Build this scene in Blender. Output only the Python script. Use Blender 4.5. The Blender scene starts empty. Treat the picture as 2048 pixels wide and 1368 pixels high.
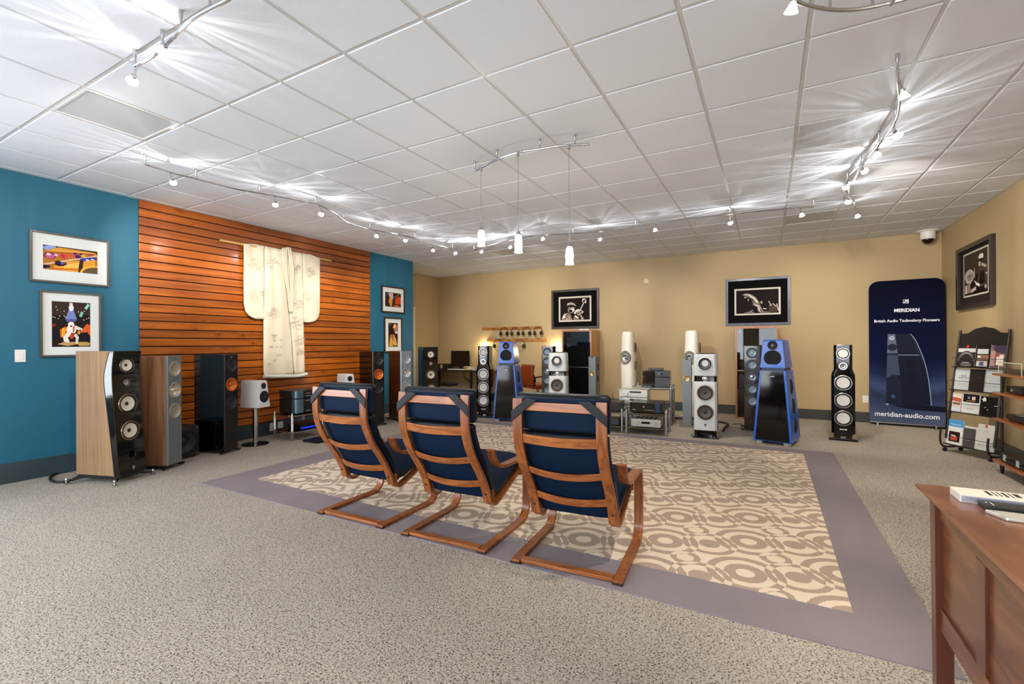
import bpy, bmesh, math, random
from mathutils import Vector, Matrix, noise
random.seed(7)
sc = bpy.context.scene
col = sc.collection
PI = math.pi
R = math.radians

# ---------------------------------------------------------------- camera
F_PX, YAW, CY, ROLL, HC = 926.95, 0.50562, 687.71, 0.00483, 1.362
WL, WB, WR, H = -6.617, 9.791, 2.422, 3.122          # left wall X, back wall Y, right wall X, ceiling height
YF = -3.6                                            # street wall behind the camera
cam_d = bpy.data.cameras.new('camera')
cam = bpy.data.objects.new('camera', cam_d)
col.objects.link(cam)
cam_d.sensor_width = 36.0
cam_d.lens = F_PX * 36.0 / 2048.0
cam_d.shift_y = (CY - 684.0) / 2048.0
cam_d.clip_start = 0.05
cam.location = (0, 0, HC)
cam.rotation_euler = (Matrix.Rotation(YAW, 3, 'Z') @ Matrix.Rotation(PI/2, 3, 'X') @ Matrix.Rotation(-ROLL, 3, 'Z')).to_euler()
sc.camera = cam

# ---------------------------------------------------------------- world, daylight, exposure
sc.view_settings.view_transform = 'Standard'
sc.view_settings.look = 'None'
sc.view_settings.gamma = 1.0
sc.view_settings.use_curve_mapping = False
sc.view_settings.exposure = 0.5
world = bpy.data.worlds.new('sky'); sc.world = world
world.use_nodes = True
world.node_tree.nodes['Background'].inputs[0].default_value = (0.75, 0.86, 1.0, 1)
world.node_tree.nodes['Background'].inputs[1].default_value = 1.0

def area(name, loc, rot, sx, sy, power, color):
    d = bpy.data.lights.new(name, 'AREA'); d.shape = 'RECTANGLE'
    d.size, d.size_y, d.energy, d.color = sx, sy, power, color
    o = bpy.data.objects.new(name, d); col.objects.link(o)
    o.location = loc; o.rotation_euler = rot
    return o
# daylight that comes in through the three shop windows behind the camera
DAY = 100
for k, xc in enumerate((-5.0, -2.1, 0.8)):
    area('window_daylight', (xc, YF - 0.12, 1.75), (R(90), 0, 0), 2.4, 2.3, DAY * (1.25, 1.0, .8)[k], (0.93, 0.965, 1.0))
# daylight of the side window in the left wall, nearer the street
area('side_window_daylight', (WL - 0.12, -1.5, 1.75), (0, R(-90), 0), 2.3, 2.4, 210, (0.88, 0.94, 1.0))

# ---------------------------------------------------------------- pixel -> place (a pixel gives a direction; floor, wall or known depth gives the distance)
def ray(x, y):
    c, s = math.cos(ROLL), math.sin(ROLL)
    a, b = x - 1024, y - CY
    a, b = c*a - s*b, s*a + c*b
    return Vector((-math.sin(YAW) + a/F_PX*math.cos(YAW), math.cos(YAW) + a/F_PX*math.sin(YAW), -b/F_PX))
EYE = Vector((0, 0, HC))
def at_z(x, y, z=0.0):
    d = ray(x, y); return EYE + d * ((z - HC) / d.z)
def at_x(x, y, X):
    d = ray(x, y); return EYE + d * (X / d.x)
def at_y(x, y, Y):
    d = ray(x, y); return EYE + d * (Y / d.y)

# ---------------------------------------------------------------- materials
def lin(c):
    return c/12.92 if c <= .04045 else ((c + .055)/1.055)**2.4
def hx(s):
    if not isinstance(s, str): return tuple(s)[:3]
    s = s.lstrip('#'); return tuple(lin(int(s[i:i+2], 16)/255) for i in (0, 2, 4))
MATS = {}
def N(nt, t, **kw):
    n = nt.nodes.new(t)
    for k, v in kw.items():
        if k.startswith('i_'):
            key = k[2:]
            key = int(key) if key.isdigit() else key.replace('_', ' ')
            n.inputs[key].default_value = v
        else: setattr(n, k, v)
    return n
def mat(name, color='#808080', rough=.5, metal=0.0, coat=0.0, spec=.5, emit=None, estr=0.0, bump=0.0, bscale=200.0, trans=0.0, var=0.0, vscale=3.0):
    if name in MATS: return MATS[name]
    m = bpy.data.materials.new(name); m.use_nodes = True
    nt = m.node_tree; b = nt.nodes['Principled BSDF']
    c = hx(color)
    b.inputs['Base Color'].default_value = (*c, 1)
    b.inputs['Roughness'].default_value = rough
    b.inputs['Metallic'].default_value = metal
    b.inputs['Coat Weight'].default_value = coat
    b.inputs['Coat Roughness'].default_value = .05
    b.inputs['Specular IOR Level'].default_value = spec
    b.inputs['Transmission Weight'].default_value = trans
    if emit is not None:
        b.inputs['Emission Color'].default_value = (*hx(emit), 1)
        b.inputs['Emission Strength'].default_value = estr
    tc = None
    if bump or var:
        tc = N(nt, 'ShaderNodeTexCoord')
    if bump:
        nz = N(nt, 'ShaderNodeTexNoise', i_Scale=bscale, i_Detail=2.0)
        nt.links.new(tc.outputs['Object'], nz.inputs['Vector'])
        bp = N(nt, 'ShaderNodeBump', i_Strength=bump, i_Distance=.002)
        nt.links.new(nz.outputs[0], bp.inputs['Height'])
        nt.links.new(bp.outputs[0], b.inputs['Normal'])
    if var:
        nz = N(nt, 'ShaderNodeTexNoise', i_Scale=vscale, i_Detail=3.0)
        nt.links.new(tc.outputs['Object'], nz.inputs['Vector'])
        mx = N(nt, 'ShaderNodeMix', data_type='RGBA')
        mx.inputs[6].default_value = (*[x*(1-var) for x in c], 1)
        mx.inputs[7].default_value = (*[min(1, x*(1+var)) for x in c], 1)
        nt.links.new(nz.outputs[0], mx.inputs[0])
        nt.links.new(mx.outputs[2], b.inputs['Base Color'])
    MATS[name] = m
    return m

def wood(name, c1, c2, axis='Z', scale=6.0, stretch=.08, rough=.35, coat=.2, knots=0.0, rnd=0.0, bands=9.0):
    """wood grain running along the object's own axis; per-object variation through the object's random number"""
    if name in MATS: return MATS[name]
    m = bpy.data.materials.new(name); m.use_nodes = True
    nt = m.node_tree; b = nt.nodes['Principled BSDF']; L = nt.links.new
    b.inputs['Roughness'].default_value = rough
    b.inputs['Coat Weight'].default_value = coat; b.inputs['Coat Roughness'].default_value = .12
    tc = N(nt, 'ShaderNodeTexCoord'); oi = N(nt, 'ShaderNodeObjectInfo')
    off = N(nt, 'ShaderNodeVectorMath', operation='MULTIPLY_ADD')
    cmb = N(nt, 'ShaderNodeCombineXYZ')
    for k in range(3): L(oi.outputs['Random'], cmb.inputs[k])
    off.inputs[1].default_value = (37.0, 53.0, 71.0)
    L(cmb.outputs[0], off.inputs[0]); L(tc.outputs['Object'], off.inputs[2])
    mp = N(nt, 'ShaderNodeMapping')
    s = [scale]*3; s['XYZ'.index(axis)] = scale*stretch
    mp.inputs['Scale'].default_value = s
    L(off.outputs[0], mp.inputs['Vector'])
    n1 = N(nt, 'ShaderNodeTexNoise', i_Scale=1.0, i_Detail=2.0, i_Distortion=.6)
    L(mp.outputs[0], n1.inputs['Vector'])
    h = n1.outputs[0]
    ml = N(nt, 'ShaderNodeMath', operation='MULTIPLY', i_1=bands); L(h, ml.inputs[0])
    if knots:
        mk = N(nt, 'ShaderNodeMapping'); ks = [5.0]*3; ks['XYZ'.index(axis)] = 3.0
        mk.inputs['Scale'].default_value = ks; L(off.outputs[0], mk.inputs['Vector'])
        vo = N(nt, 'ShaderNodeTexVoronoi', i_Scale=1.0); L(mk.outputs[0], vo.inputs['Vector'])
        kr = N(nt, 'ShaderNodeMapRange'); kr.inputs[1].default_value = .0; kr.inputs[2].default_value = .22
        kr.inputs[3].default_value = 1.0; kr.inputs[4].default_value = 0.0
        L(vo.outputs['Distance'], kr.inputs[0])
        km = N(nt, 'ShaderNodeMath', operation='MULTIPLY_ADD', i_1=4.0*knots); L(kr.outputs[0], km.inputs[0]); L(ml.outputs[0], km.inputs[2])
        src = km.outputs[0]
    else: src = ml.outputs[0]
    fr = N(nt, 'ShaderNodeMath', operation='PINGPONG', i_1=1.0); L(src, fr.inputs[0])
    f2 = N(nt, 'ShaderNodeTexNoise', i_Scale=14.0, i_Detail=3.0); L(mp.outputs[0], f2.inputs['Vector'])
    av = N(nt, 'ShaderNodeMath', operation='MULTIPLY_ADD', i_1=.45); L(f2.outputs[0], av.inputs[0])
    sc2 = N(nt, 'ShaderNodeMath', operation='MULTIPLY', i_1=.55); L(fr.outputs[0], sc2.inputs[0]); L(sc2.outputs[0], av.inputs[2])
    mx = N(nt, 'ShaderNodeMix', data_type='RGBA')
    mx.inputs[6].default_value = (*hx(c1), 1); mx.inputs[7].default_value = (*hx(c2), 1)
    L(av.outputs[0], mx.inputs[0])
    out = mx.outputs[2]
    if knots:
        m2 = N(nt, 'ShaderNodeMix', data_type='RGBA'); m2.inputs[7].default_value = (*[x*.3 for x in hx(c1)], 1)
        kk = N(nt, 'ShaderNodeMath', operation='POWER', i_1=2.5); L(kr.outputs[0], kk.inputs[0])
        L(kk.outputs[0], m2.inputs[0]); L(out, m2.inputs[6]); out = m2.outputs[2]
    if rnd:
        hs = N(nt, 'ShaderNodeHueSaturation'); r1 = N(nt, 'ShaderNodeMapRange')
        r1.inputs[3].default_value = 1 - rnd; r1.inputs[4].default_value = 1 + rnd
        L(oi.outputs['Random'], r1.inputs[0]); L(r1.outputs[0], hs.inputs['Value']); L(out, hs.inputs['Color']); out = hs.outputs[0]
    L(out, b.inputs['Base Color'])
    bp = N(nt, 'ShaderNodeBump', i_Strength=.08, i_Distance=.001); L(av.outputs[0], bp.inputs['Height']); L(bp.outputs[0], b.inputs['Normal'])
    MATS[name] = m
    return m

# ---------------------------------------------------------------- geometry helpers
class G:
    """collects shapes; build() links them as ONE mesh object"""
    def __init__(s): s.v, s.f, s.m, s.cur = [], [], [], 0
    def add(s, vs, fs):
        o = len(s.v); s.v += [tuple(p) for p in vs]
        for f in fs: s.f.append([i + o for i in f]); s.m.append(s.cur)
        return s
    def box(s, x0, y0, z0, x1, y1, z1):
        return s.add([(x0,y0,z0),(x1,y0,z0),(x1,y1,z0),(x0,y1,z0),(x0,y0,z1),(x1,y0,z1),(x1,y1,z1),(x0,y1,z1)],
                     [(3,2,1,0),(4,5,6,7),(0,1,5,4),(1,2,6,5),(2,3,7,6),(3,0,4,7)])
    def loft(s, rings, caps=True, closed=True):
        n = len(rings[0]); vs = [p for r in rings for p in r]; fs = []
        for k in range(len(rings) - 1):
            for i in range(n if closed else n - 1):
                j = (i + 1) % n
                fs.append((k*n + i, k*n + j, (k+1)*n + j, (k+1)*n + i))
        if caps:
            fs.append(tuple(range(n - 1, -1, -1))); fs.append(tuple((len(rings)-1)*n + i for i in range(n)))
        return s.add(vs, fs)
    def lathe(s, prof, o=(0,0,0), ax='z', n=28):
        """prof: (radius, height) along ax; ax one of x,-x,y,-y,z,-z"""
        o = Vector(o); sg = -1 if ax[0] == '-' else 1; a = ax[-1]; rings = []
        for r, h in prof:
            ring = []
            for i in range(n):
                t = 2*PI*i/n; c, q = r*math.cos(t), r*math.sin(t)
                if a == 'z': p = (c, q*sg, h*sg)
                elif a == 'y': p = (q*sg, h*sg, c) if True else 0
                else: p = (h*sg, c*sg, q)
                ring.append(o + Vector(p))
            rings.append(ring)
        return s.loft(rings, caps=True)
    def rev(s, prof, o=(0,0,0), ax='z', n=28):
        """open lathe: no end discs"""
        k = len(s.f); s.lathe(prof, o, ax, n)
        s.f = s.f[:k] + [f for f in s.f[k:] if len(f) == 4]; s.m = s.m[:len(s.f)]
        return s
    def tube(s, pts, r, n=8, closed=False):
        pts = [Vector(p) for p in pts]; rings = []; up = None
        for i, p in enumerate(pts):
            if closed: t = pts[(i+1) % len(pts)] - pts[i-1]
            else: t = pts[min(i+1, len(pts)-1)] - pts[max(i-1, 0)]
            t.normalize()
            if up is None:
                up = Vector((0,0,1)) if abs(t.z) < .9 else Vector((1,0,0))
            u = t.cross(up).normalized(); w = u.cross(t).normalized(); up = w
            rr = r[i] if isinstance(r, (list, tuple)) else r
            rings.append([p + u*rr*math.cos(2*PI*k/n) + w*rr*math.sin(2*PI*k/n) for k in range(n)])
        if closed: rings.append(rings[0])
        return s.loft(rings, caps=not closed)
    def cyl(s, p0, p1, r, n=16): return s.tube([p0, p1], r, n)
    def strip(s, path, x0, x1, t):
        """flat laminated strip: (y,z) path as centre line, thickness t in the plane, from x0 to x1"""
        rings = []
        for i, (y, z) in enumerate(path):
            a, b = path[max(i-1, 0)], path[min(i+1, len(path)-1)]
            dy, dz = b[0]-a[0], b[1]-a[1]; l = math.hypot(dy, dz) or 1
            ny, nz = -dz/l*t/2, dy/l*t/2
            rings.append([(x0, y+ny, z+nz), (x1, y+ny, z+nz), (x1, y-ny, z-nz), (x0, y-ny, z-nz)])
        return s.loft(rings)
    def prism(s, poly, d0, d1, plane='xz'):
        """extrude a polygon given in plane coordinates from d0 to d1 along the third axis"""
        def P(a, b, d):
            return (a, d, b) if plane == 'xz' else (d, a, b) if plane == 'yz' else (a, b, d)
        return s.loft([[P(a, b, d0) for a, b in poly], [P(a, b, d1) for a, b in poly]])
    def sphere(s, o, r, n=16, sz=1.0):
        prof = [(max(r*math.sin(PI*k/8), 1e-4), -r*sz*math.cos(PI*k/8)) for k in range(9)]
        return s.lathe(prof, o, 'z', n)
    def build(s, name, m, parent=None, bevel=0.0, smooth=True, angle=35, seg=2, kind=None, label=None):
        me = bpy.data.meshes.new(name)
        me.from_pydata(s.v, [], s.f)
        ms = m if isinstance(m, (list, tuple)) else [m]
        for q in ms: me.materials.append(q)
        if len(ms) > 1: me.polygons.foreach_set('material_index', s.m)
        bm = bmesh.new(); bm.from_mesh(me)
        bmesh.ops.recalc_face_normals(bm, faces=bm.faces)
        if bevel:
            es = [e for e in bm.edges if len(e.link_faces) == 2 and e.calc_face_angle(0) > .5]
            bmesh.ops.bevel(bm, geom=es, offset=bevel, segments=seg, profile=.5, affect='EDGES', clamp_overlap=True)
        bm.to_mesh(me); bm.free()
        if smooth:
            me.shade_smooth(); me.set_sharp_from_angle(angle=R(angle))
        me.update()
        o = bpy.data.objects.new(name, me); col.objects.link(o)
        if parent is not None: o.parent = parent
        if bevel:
            wn = o.modifiers.new('wn', 'WEIGHTED_NORMAL'); wn.keep_sharp = True
        if kind: o['kind'] = kind
        if label: o['label'] = label
        return o
def smooth_path(pts, n=6):
    """Catmull-Rom through points of any dimension"""
    out = []
    for i in range(len(pts) - 1):
        p0, p1, p2, p3 = pts[max(i-1, 0)], pts[i], pts[i+1], pts[min(i+2, len(pts)-1)]
        for k in range(n):
            t = k/n
            out.append(tuple(.5*((2*b) + (-a + c)*t + (2*a - 5*b + 4*c - d)*t*t + (-a + 3*b - 3*c + d)*t**3) for a, b, c, d in zip(p0, p1, p2, p3)))
    out.append(tuple(pts[-1]))
    return out
def tag(o, label, cat, group=None):
    o['label'] = label; o['category'] = cat
    if group: o['group'] = group
    return o
def thing(name, label, cat, loc=(0,0,0), rotz=0.0, group=None):
    o = bpy.data.objects.new(name, None); col.objects.link(o)
    o.empty_display_size = .1
    o.location = loc; o.rotation_euler = (0, 0, rotz)
    return tag(o, label, cat, group)
def copy_tree(o, parent=None):
    c = o.copy(); col.objects.link(c); c.parent = parent
    for ch in list(o.children): copy_tree(ch, c)
    return c
def dup(root, loc, rotz, label):
    r = copy_tree(root); r.location = loc; r.rotation_euler = (0, 0, rotz); r['label'] = label
    return r
def struct(o):
    o['kind'] = 'structure'; return o
def text(s, size, m, parent, loc, rot=(R(90), 0, 0), align='CENTER', bold=0.0, shear=0.0, ext=.0006, name='lettering', sx=1.0):
    cu = bpy.data.curves.new('t', 'FONT'); cu.body = s; cu.size = size; cu.align_x = align
    cu.extrude = ext; cu.offset = bold; cu.shear = shear; cu.resolution_u = 3
    t = bpy.data.objects.new('t', cu); col.objects.link(t)
    dg = bpy.context.evaluated_depsgraph_get()
    me = bpy.data.meshes.new_from_object(t.evaluated_get(dg))
    bpy.data.objects.remove(t); bpy.data.curves.remove(cu)
    me.name = name; me.materials.clear(); me.materials.append(m)
    o = bpy.data.objects.new(name, me); col.objects.link(o)
    o.parent = parent; o.location = loc; o.rotation_euler = rot; o.scale = (sx, 1, 1)
    return o
def circ(cx, cz, r, n=16, a0=0, a1=360, rz=None):
    rz = r if rz is None else rz
    return [(cx + r*math.cos(R(a0 + (a1-a0)*k/(n if a1-a0 >= 360 else n-1))), cz + rz*math.sin(R(a0 + (a1-a0)*k/(n if a1-a0 >= 360 else n-1)))) for k in range(n)]
# ================================================================ SETTING
M_ceil = mat('ceiling_tile_white', '#e0e5ee', .9, bump=.25, bscale=160)
M_grid = mat('ceiling_grid_white', '#d2d3d5', .35)
M_plenum = mat('plenum_grey', '#b4b4b4', .9)
M_blue = mat('blue_paint', '#196480', .55, bump=.5, bscale=90, var=.05, vscale=2)
M_tan = mat('tan_paint', '#b39c74', .6, bump=.4, bscale=90, var=.03, vscale=2)
M_base = mat('baseboard_charcoal', '#33444b', .45)
M_baseb = mat('baseboard_brown_charcoal', '#3a3b3a', .45)
M_white = mat('white_paint', '#e6e4de', .45)
M_dark = mat('dark_gap', '#120b08', .9)
M_black = mat('black_satin', '#0c0c0d', .4)
M_gloss = mat('piano_black', '#050506', .06, coat=.1)
M_chrome = mat('chrome', '#c9c9cc', .14, metal=1.0)
M_steel = mat('brushed_steel', '#b4b4b6', .32, metal=1.0)
M_plank = wood('cedar_plank', '#7f370b', '#be691b', 'Y', 9.0, .05, .28, .3, knots=1.8, rnd=.34, bands=7)

def carpet_mat():
    m = bpy.data.materials.new('loop_carpet'); m.use_nodes = True
    nt = m.node_tree; b = nt.nodes['Principled BSDF']; L = nt.links.new
    b.inputs['Roughness'].default_value = .95; b.inputs['Specular IOR Level'].default_value = .1
    tc = N(nt, 'ShaderNodeTexCoord')
    n1 = N(nt, 'ShaderNodeTexNoise', i_Scale=125.0, i_Detail=2.0, i_Distortion=.8); L(tc.outputs['Object'], n1.inputs['Vector'])
    n2 = N(nt, 'ShaderNodeTexNoise', i_Scale=1.3, i_Detail=3.0); L(tc.outputs['Object'], n2.inputs['Vector'])
    cr = N(nt, 'ShaderNodeValToRGB'); e = cr.color_ramp.elements
    e[0].position = .36; e[0].color = (*hx('#544d46'), 1)
    e[1].position = .56; e[1].color = (*hx('#beb4a5'), 1)
    q = e.new(.45); q.color = (*hx('#a0978a'), 1)
    L(n1.outputs[0], cr.inputs[0])
    hs = N(nt, 'ShaderNodeHueSaturation'); mr = N(nt, 'ShaderNodeMapRange')
    mr.inputs[3].default_value = .9; mr.inputs[4].default_value = 1.1
    L(n2.outputs[0], mr.inputs[0]); L(mr.outputs[0], hs.inputs['Value']); L(cr.outputs[0], hs.inputs['Color'])
    L(hs.outputs[0], b.inputs['Base Color'])
    bp = N(nt, 'ShaderNodeBump', i_Strength=.8, i_Distance=.006); L(n1.outputs[0], bp.inputs['Height']); L(bp.outputs[0], b.inputs['Normal'])
    return m
def rug_mat():
    """cream field with interlocking taupe circles: parity of the circles covering a point"""
    m = bpy.data.materials.new('circle_pattern_rug'); m.use_nodes = True
    nt = m.node_tree; b = nt.nodes['Principled BSDF']; L = nt.links.new
    b.inputs['Roughness'].default_value = .95; b.inputs['Specular IOR Level'].default_value = .1
    tc = N(nt, 'ShaderNodeTexCoord')
    wz = N(nt, 'ShaderNodeTexNoise', i_Scale=60.0, i_Detail=1.0); L(tc.outputs['Object'], wz.inputs['Vector'])
    wm = N(nt, 'ShaderNodeVectorMath', operation='MULTIPLY_ADD'); L(wz.outputs['Color'], wm.inputs[0])
    wm.inputs[1].default_value = (.012, .012, 0); L(tc.outputs['Object'], wm.inputs[2])
    sx = N(nt, 'ShaderNodeSeparateXYZ'); L(wm.outputs[0], sx.inputs[0])
    PX, PY = 1.0, .49
    acc = None
    A = (-.12, 3.05)
    cents = []
    for dx, dy, rr in ((0, 0, (.212, .165, .115, .052)), (.27, .09, (.172, .132, .066)), (.16, .29, (.09, .052))):
        for s in (0, 1):
            cents.append((A[0] + dx + s*.5, A[1] + dy + s*.245, rr))
    for cx, cy, rr in cents:
        ds = []
        for k, (c, P) in enumerate(((cx, PX), (cy, PY))):
            a = N(nt, 'ShaderNodeMath', operation='ADD', i_1=P/2 - c + 40*P); L(sx.outputs[k], a.inputs[0])
            w = N(nt, 'ShaderNodeMath', operation='FLOORED_MODULO', i_1=P); L(a.outputs[0], w.inputs[0])
            d = N(nt, 'ShaderNodeMath', operation='SUBTRACT', i_1=P/2); L(w.outputs[0], d.inputs[0])
            q = N(nt, 'ShaderNodeMath', operation='POWER', i_1=2.0); L(d.outputs[0], q.inputs[0])
            ds.append(q)
        sm = N(nt, 'ShaderNodeMath', operation='ADD'); L(ds[0].outputs[0], sm.inputs[0]); L(ds[1].outputs[0], sm.inputs[1])
        for r in rr:
            lt = N(nt, 'ShaderNodeMath', operation='LESS_THAN', i_1=r*r); L(sm.outputs[0], lt.inputs[0])
            if acc is None: acc = lt
            else:
                ad = N(nt, 'ShaderNodeMath', operation='ADD'); L(acc.outputs[0], ad.inputs[0]); L(lt.outputs[0], ad.inputs[1]); acc = ad
    par = N(nt, 'ShaderNodeMath', operation='MODULO', i_1=2.0); L(acc.outputs[0], par.inputs[0])
    nz = N(nt, 'ShaderNodeTexNoise', i_Scale=260.0, i_Detail=1.0); L(tc.outputs['Object'], nz.inputs['Vector'])
    mx = N(nt, 'ShaderNodeMix', data_type='RGBA')
    mx.inputs[6].default_value = (*hx('#e6d3bb'), 1); mx.inputs[7].default_value = (*hx('#b09c89'), 1)
    L(par.outputs[0], mx.inputs[0])
    hs = N(nt, 'ShaderNodeHueSaturation'); mr = N(nt, 'ShaderNodeMapRange')
    mr.inputs[3].default_value = .75; mr.inputs[4].default_value = 1.2
    L(nz.outputs[0], mr.inputs[0]); L(mr.outputs[0], hs.inputs['Value']); L(mx.outputs[2], hs.inputs['Color'])
    L(hs.outputs[0], b.inputs['Base Color'])
    iv = N(nt, 'ShaderNodeMath', operation='MULTIPLY_ADD', i_1=-1.0, i_2=1.0); L(par.outputs[0], iv.inputs[0])
    bp = N(nt, 'ShaderNodeBump', i_Strength=.5, i_Distance=.004); L(iv.outputs[0], bp.inputs['Height']); L(bp.outputs[0], b.inputs['Normal'])
    return m

floor = struct(G().box(-7.9, YF - .12, -.12, WR + .12, WB + .12, 0).build('floor', carpet_mat(), smooth=False))

# ---- walls
T = .12
AX = -7.654; AY = 7.612           # recess beyond the end of the blue wall
def hole_wall(axis, fixed0, fixed1, a0, a1, holes, z1=H + .25):
    """wall slab with rectangular window holes (a-range, z-range)"""
    g = G()
    def bx(p, q, za, zb):
        if axis == 'y': g.box(p, fixed0, za, q, fixed1, zb)
        else: g.box(fixed0, p, za, fixed1, q, zb)
    c = a0
    for (p, q, za, zb) in holes:
        bx(c, p, 0, z1); bx(p, q, 0, za); bx(p, q, zb, z1); c = q
    bx(c, a1, 0, z1)
    return g
wall_left = struct(hole_wall('x', WL - T, WL, YF - T, AY, [(-2.7, -.3, .6, 2.9)]).build('wall_left', M_blue, smooth=False))
wall_recess = struct(G().box(AX - T, AY - T, 0, WL - T, AY, H + .25).build('wall_recess_return', M_tan, smooth=False))
wall_rl = struct(G().box(AX - T, AY, 0, AX, WB, H + .25).build('wall_recess', M_tan, smooth=False))
wall_back = struct(G().box(AX - T, WB, 0, WR + T, WB + T, H + .25).build('wall_back', M_tan, smooth=False))
wall_right = struct(G().box(WR, YF - T, 0, WR + T, WB, H + .25).build('wall_right', M_tan, smooth=False))
WIN = [(-6.2, -3.8), (-3.3, -.9), (-.4, 2.0)]
wall_front = struct(hole_wall('y', YF - T, YF, WL, WR, [(a, b, .6, 2.9) for a, b in WIN]).build('wall_front', M_tan, smooth=False))

# ---- windows behind the camera (seen only in reflections)
def pane_mat():
    m = bpy.data.materials.new('window_glass'); m.use_nodes = True
    nt = m.node_tree; nt.nodes.remove(nt.nodes['Principled BSDF'])
    out = nt.nodes['Material Output']
    tr = N(nt, 'ShaderNodeBsdfTransparent'); gl = N(nt, 'ShaderNodeBsdfGlossy', i_Roughness=.02); mx = N(nt, 'ShaderNodeMixShader', i_0=.06)
    nt.links.new(tr.outputs[0], mx.inputs[1]); nt.links.new(gl.outputs[0], mx.inputs[2]); nt.links.new(mx.outputs[0], out.inputs[0])
    return m
M_pane = pane_mat(); M_wframe = mat('window_frame_bronze', '#2a2622', .4, metal=.5)
for k, (a, b) in enumerate(WIN):
    w = struct(G().box(a, YF-.09, .6, a+.05, YF-.03, 2.9).box(b-.05, YF-.09, .6, b, YF-.03, 2.9).box(a+.05, YF-.09, .6, b-.05, YF-.03, .65)
               .box(a+.05, YF-.09, 2.85, b-.05, YF-.03, 2.9).box((a+b)/2-.025, YF-.09, .65, (a+b)/2+.025, YF-.03, 2.85).build('window_%d' % (k+1), M_wframe, smooth=False))
    for p, q in ((a+.05, (a+b)/2-.025), ((a+b)/2+.025, b-.05)):
        G().box(p, YF-.065, .65, q, YF-.059, 2.85).build('pane', M_pane, w, smooth=False)
w = struct(G().box(WL-.09, -2.7, .6, WL-.03, -2.65, 2.9).box(WL-.09, -.35, .6, WL-.03, -.3, 2.9).box(WL-.09, -2.65, .6, WL-.03, -.35, .65).box(WL-.09, -2.65, 2.85, WL-.03, -.35, 2.9).build('window_4', M_wframe, smooth=False))
G().box(WL-.065, -2.65, .65, WL-.059, -.35, 2.85).build('pane', M_pane, w, smooth=False)

# ---- baseboards
def baseb(name, m, *b):
    return struct(G().box(*b).build(name, m, bevel=.003))
baseb('baseboard_left', M_base, WL, YF, 0, WL + .014, AY, .2)
baseb('baseboard_back', M_baseb, AX, WB - .014, 0, WR, WB, .175)
baseb('baseboard_recess', M_baseb, AX, AY, 0, AX + .014, WB - .014, .175)
baseb('baseboard_right', M_baseb, WR - .014, YF, 0, WR, WB - .014, .175)

# ---- door casing at the recess wall, only its edge shows past the blue wall
d1 = struct(G().box(AX, 7.83, 0, AX + .02, 7.92, 2.2).box(AX, 8.78, 0, AX + .02, 8.87, 2.2).box(AX, 7.83, 2.2, AX + .02, 8.87, 2.29).build('door_1', mat('casing_cream', '#e3d3ad', .5), bevel=.004))
G().box(AX, 7.92, .01, AX + .012, 8.78, 2.2).build('door_leaf', mat('door_tan', '#b89f74', .5), d1)

# ---- cedar planks on the blue wall
PY0, PY1, PZ0 = 2.70, 6.374, .203
npl = 28; pitch = (H - PZ0) / npl
G().box(WL, PY0, PZ0, WL + .006, PY1, H - .002).build('plank_backing', M_dark, wall_left, smooth=False)
pm = None
for k in range(npl):
    if pm is None:
        o = G().box(0, -(PY1-PY0)/2, -(pitch-.012)/2, .017, (PY1-PY0)/2, (pitch-.012)/2).build('plank', M_plank, wall_left, bevel=.0035); pm = o
    else:
        o = pm.copy(); col.objects.link(o)
    o.location = (WL + .006, (PY0+PY1)/2, PZ0 + pitch*(k + .5))

# ---- suspended ceiling: slab, grid bars, tiles, diffusers
TS = .6096; GX, GY = -2.2324, 2.5696
ceil = struct(G().box(AX - T, YF - T, H + .05, WR + T, WB + T, H + .17).build('ceiling', M_plenum, smooth=False))
i0, i1 = -9, 7; j0, j1 = math.floor((YF - GY)/TS), 11
for i in range(i0, i1 + 1):
    x = GX + i*TS
    if x > WR or x < AX: continue
    ya = YF if x > WL else AY
    G().box(x-.012, ya, H, x+.012, WB, H + .03).build('grid_bar', M_grid, ceil, smooth=False)
for j in range(j0, j1 + 1):
    y = GY + j*TS
    if y < YF or y > WB: continue
    xa = WL if y < AY else AX
    G().box(xa, y-.012, H + .0008, WR, y+.012, H + .03).build('grid_bar', M_grid, ceil, smooth=False)
G().box(WL, YF, H - .002, WL + .02, AY, H + .03).box(AX, WB-.02, H - .002, WR, WB, H + .03).box(WR-.02, YF, H - .002, WR, WB-.02, H + .03).build('wall_angle', M_grid, ceil, smooth=False)
VENTS = [(-4, -2), (4, 3), (4, 8), (-4, 8)]
tm = None; back = G()
for i in range(i0, i1 + 1):
    for j in range(j0, j1 + 1):
        xa, xb = GX + i*TS + .0127, GX + (i+1)*TS - .0127
        ya, yb = GY + j*TS + .0127, GY + (j+1)*TS - .0127
        lim = WL if ya < AY - .1 else AX
        full = xa > lim and xb < WR and ya > YF and yb < WB
        xa, xb, ya, yb = max(xa, lim + .02), min(xb, WR - .02), max(ya, YF + .02), min(yb, WB - .02)
        if xb - xa < .05 or yb - ya < .05: continue
        if (i, j) in VENTS: continue
        z0, z1 = H - .004, H + .015
        if yb < .2:
            back.box(xa, ya, z0, xb, yb, z1); continue
        if full and tm is not None:
            o = tm.copy(); col.objects.link(o)
            o.location = ((xa+xb)/2, (ya+yb)/2, 0)
        else:
            cx, cy = (xa+xb)/2, (ya+yb)/2
            o = G().box(xa-cx, ya-cy, z0, xb-cx, yb-cy, z1).build('tile', M_ceil, ceil, bevel=.003, seg=1)
            o.location = (cx, cy, 0)
            if full: tm = o
jr = math.floor((AY - GY)/TS)                       # row that the end of the blue wall cuts through
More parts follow.
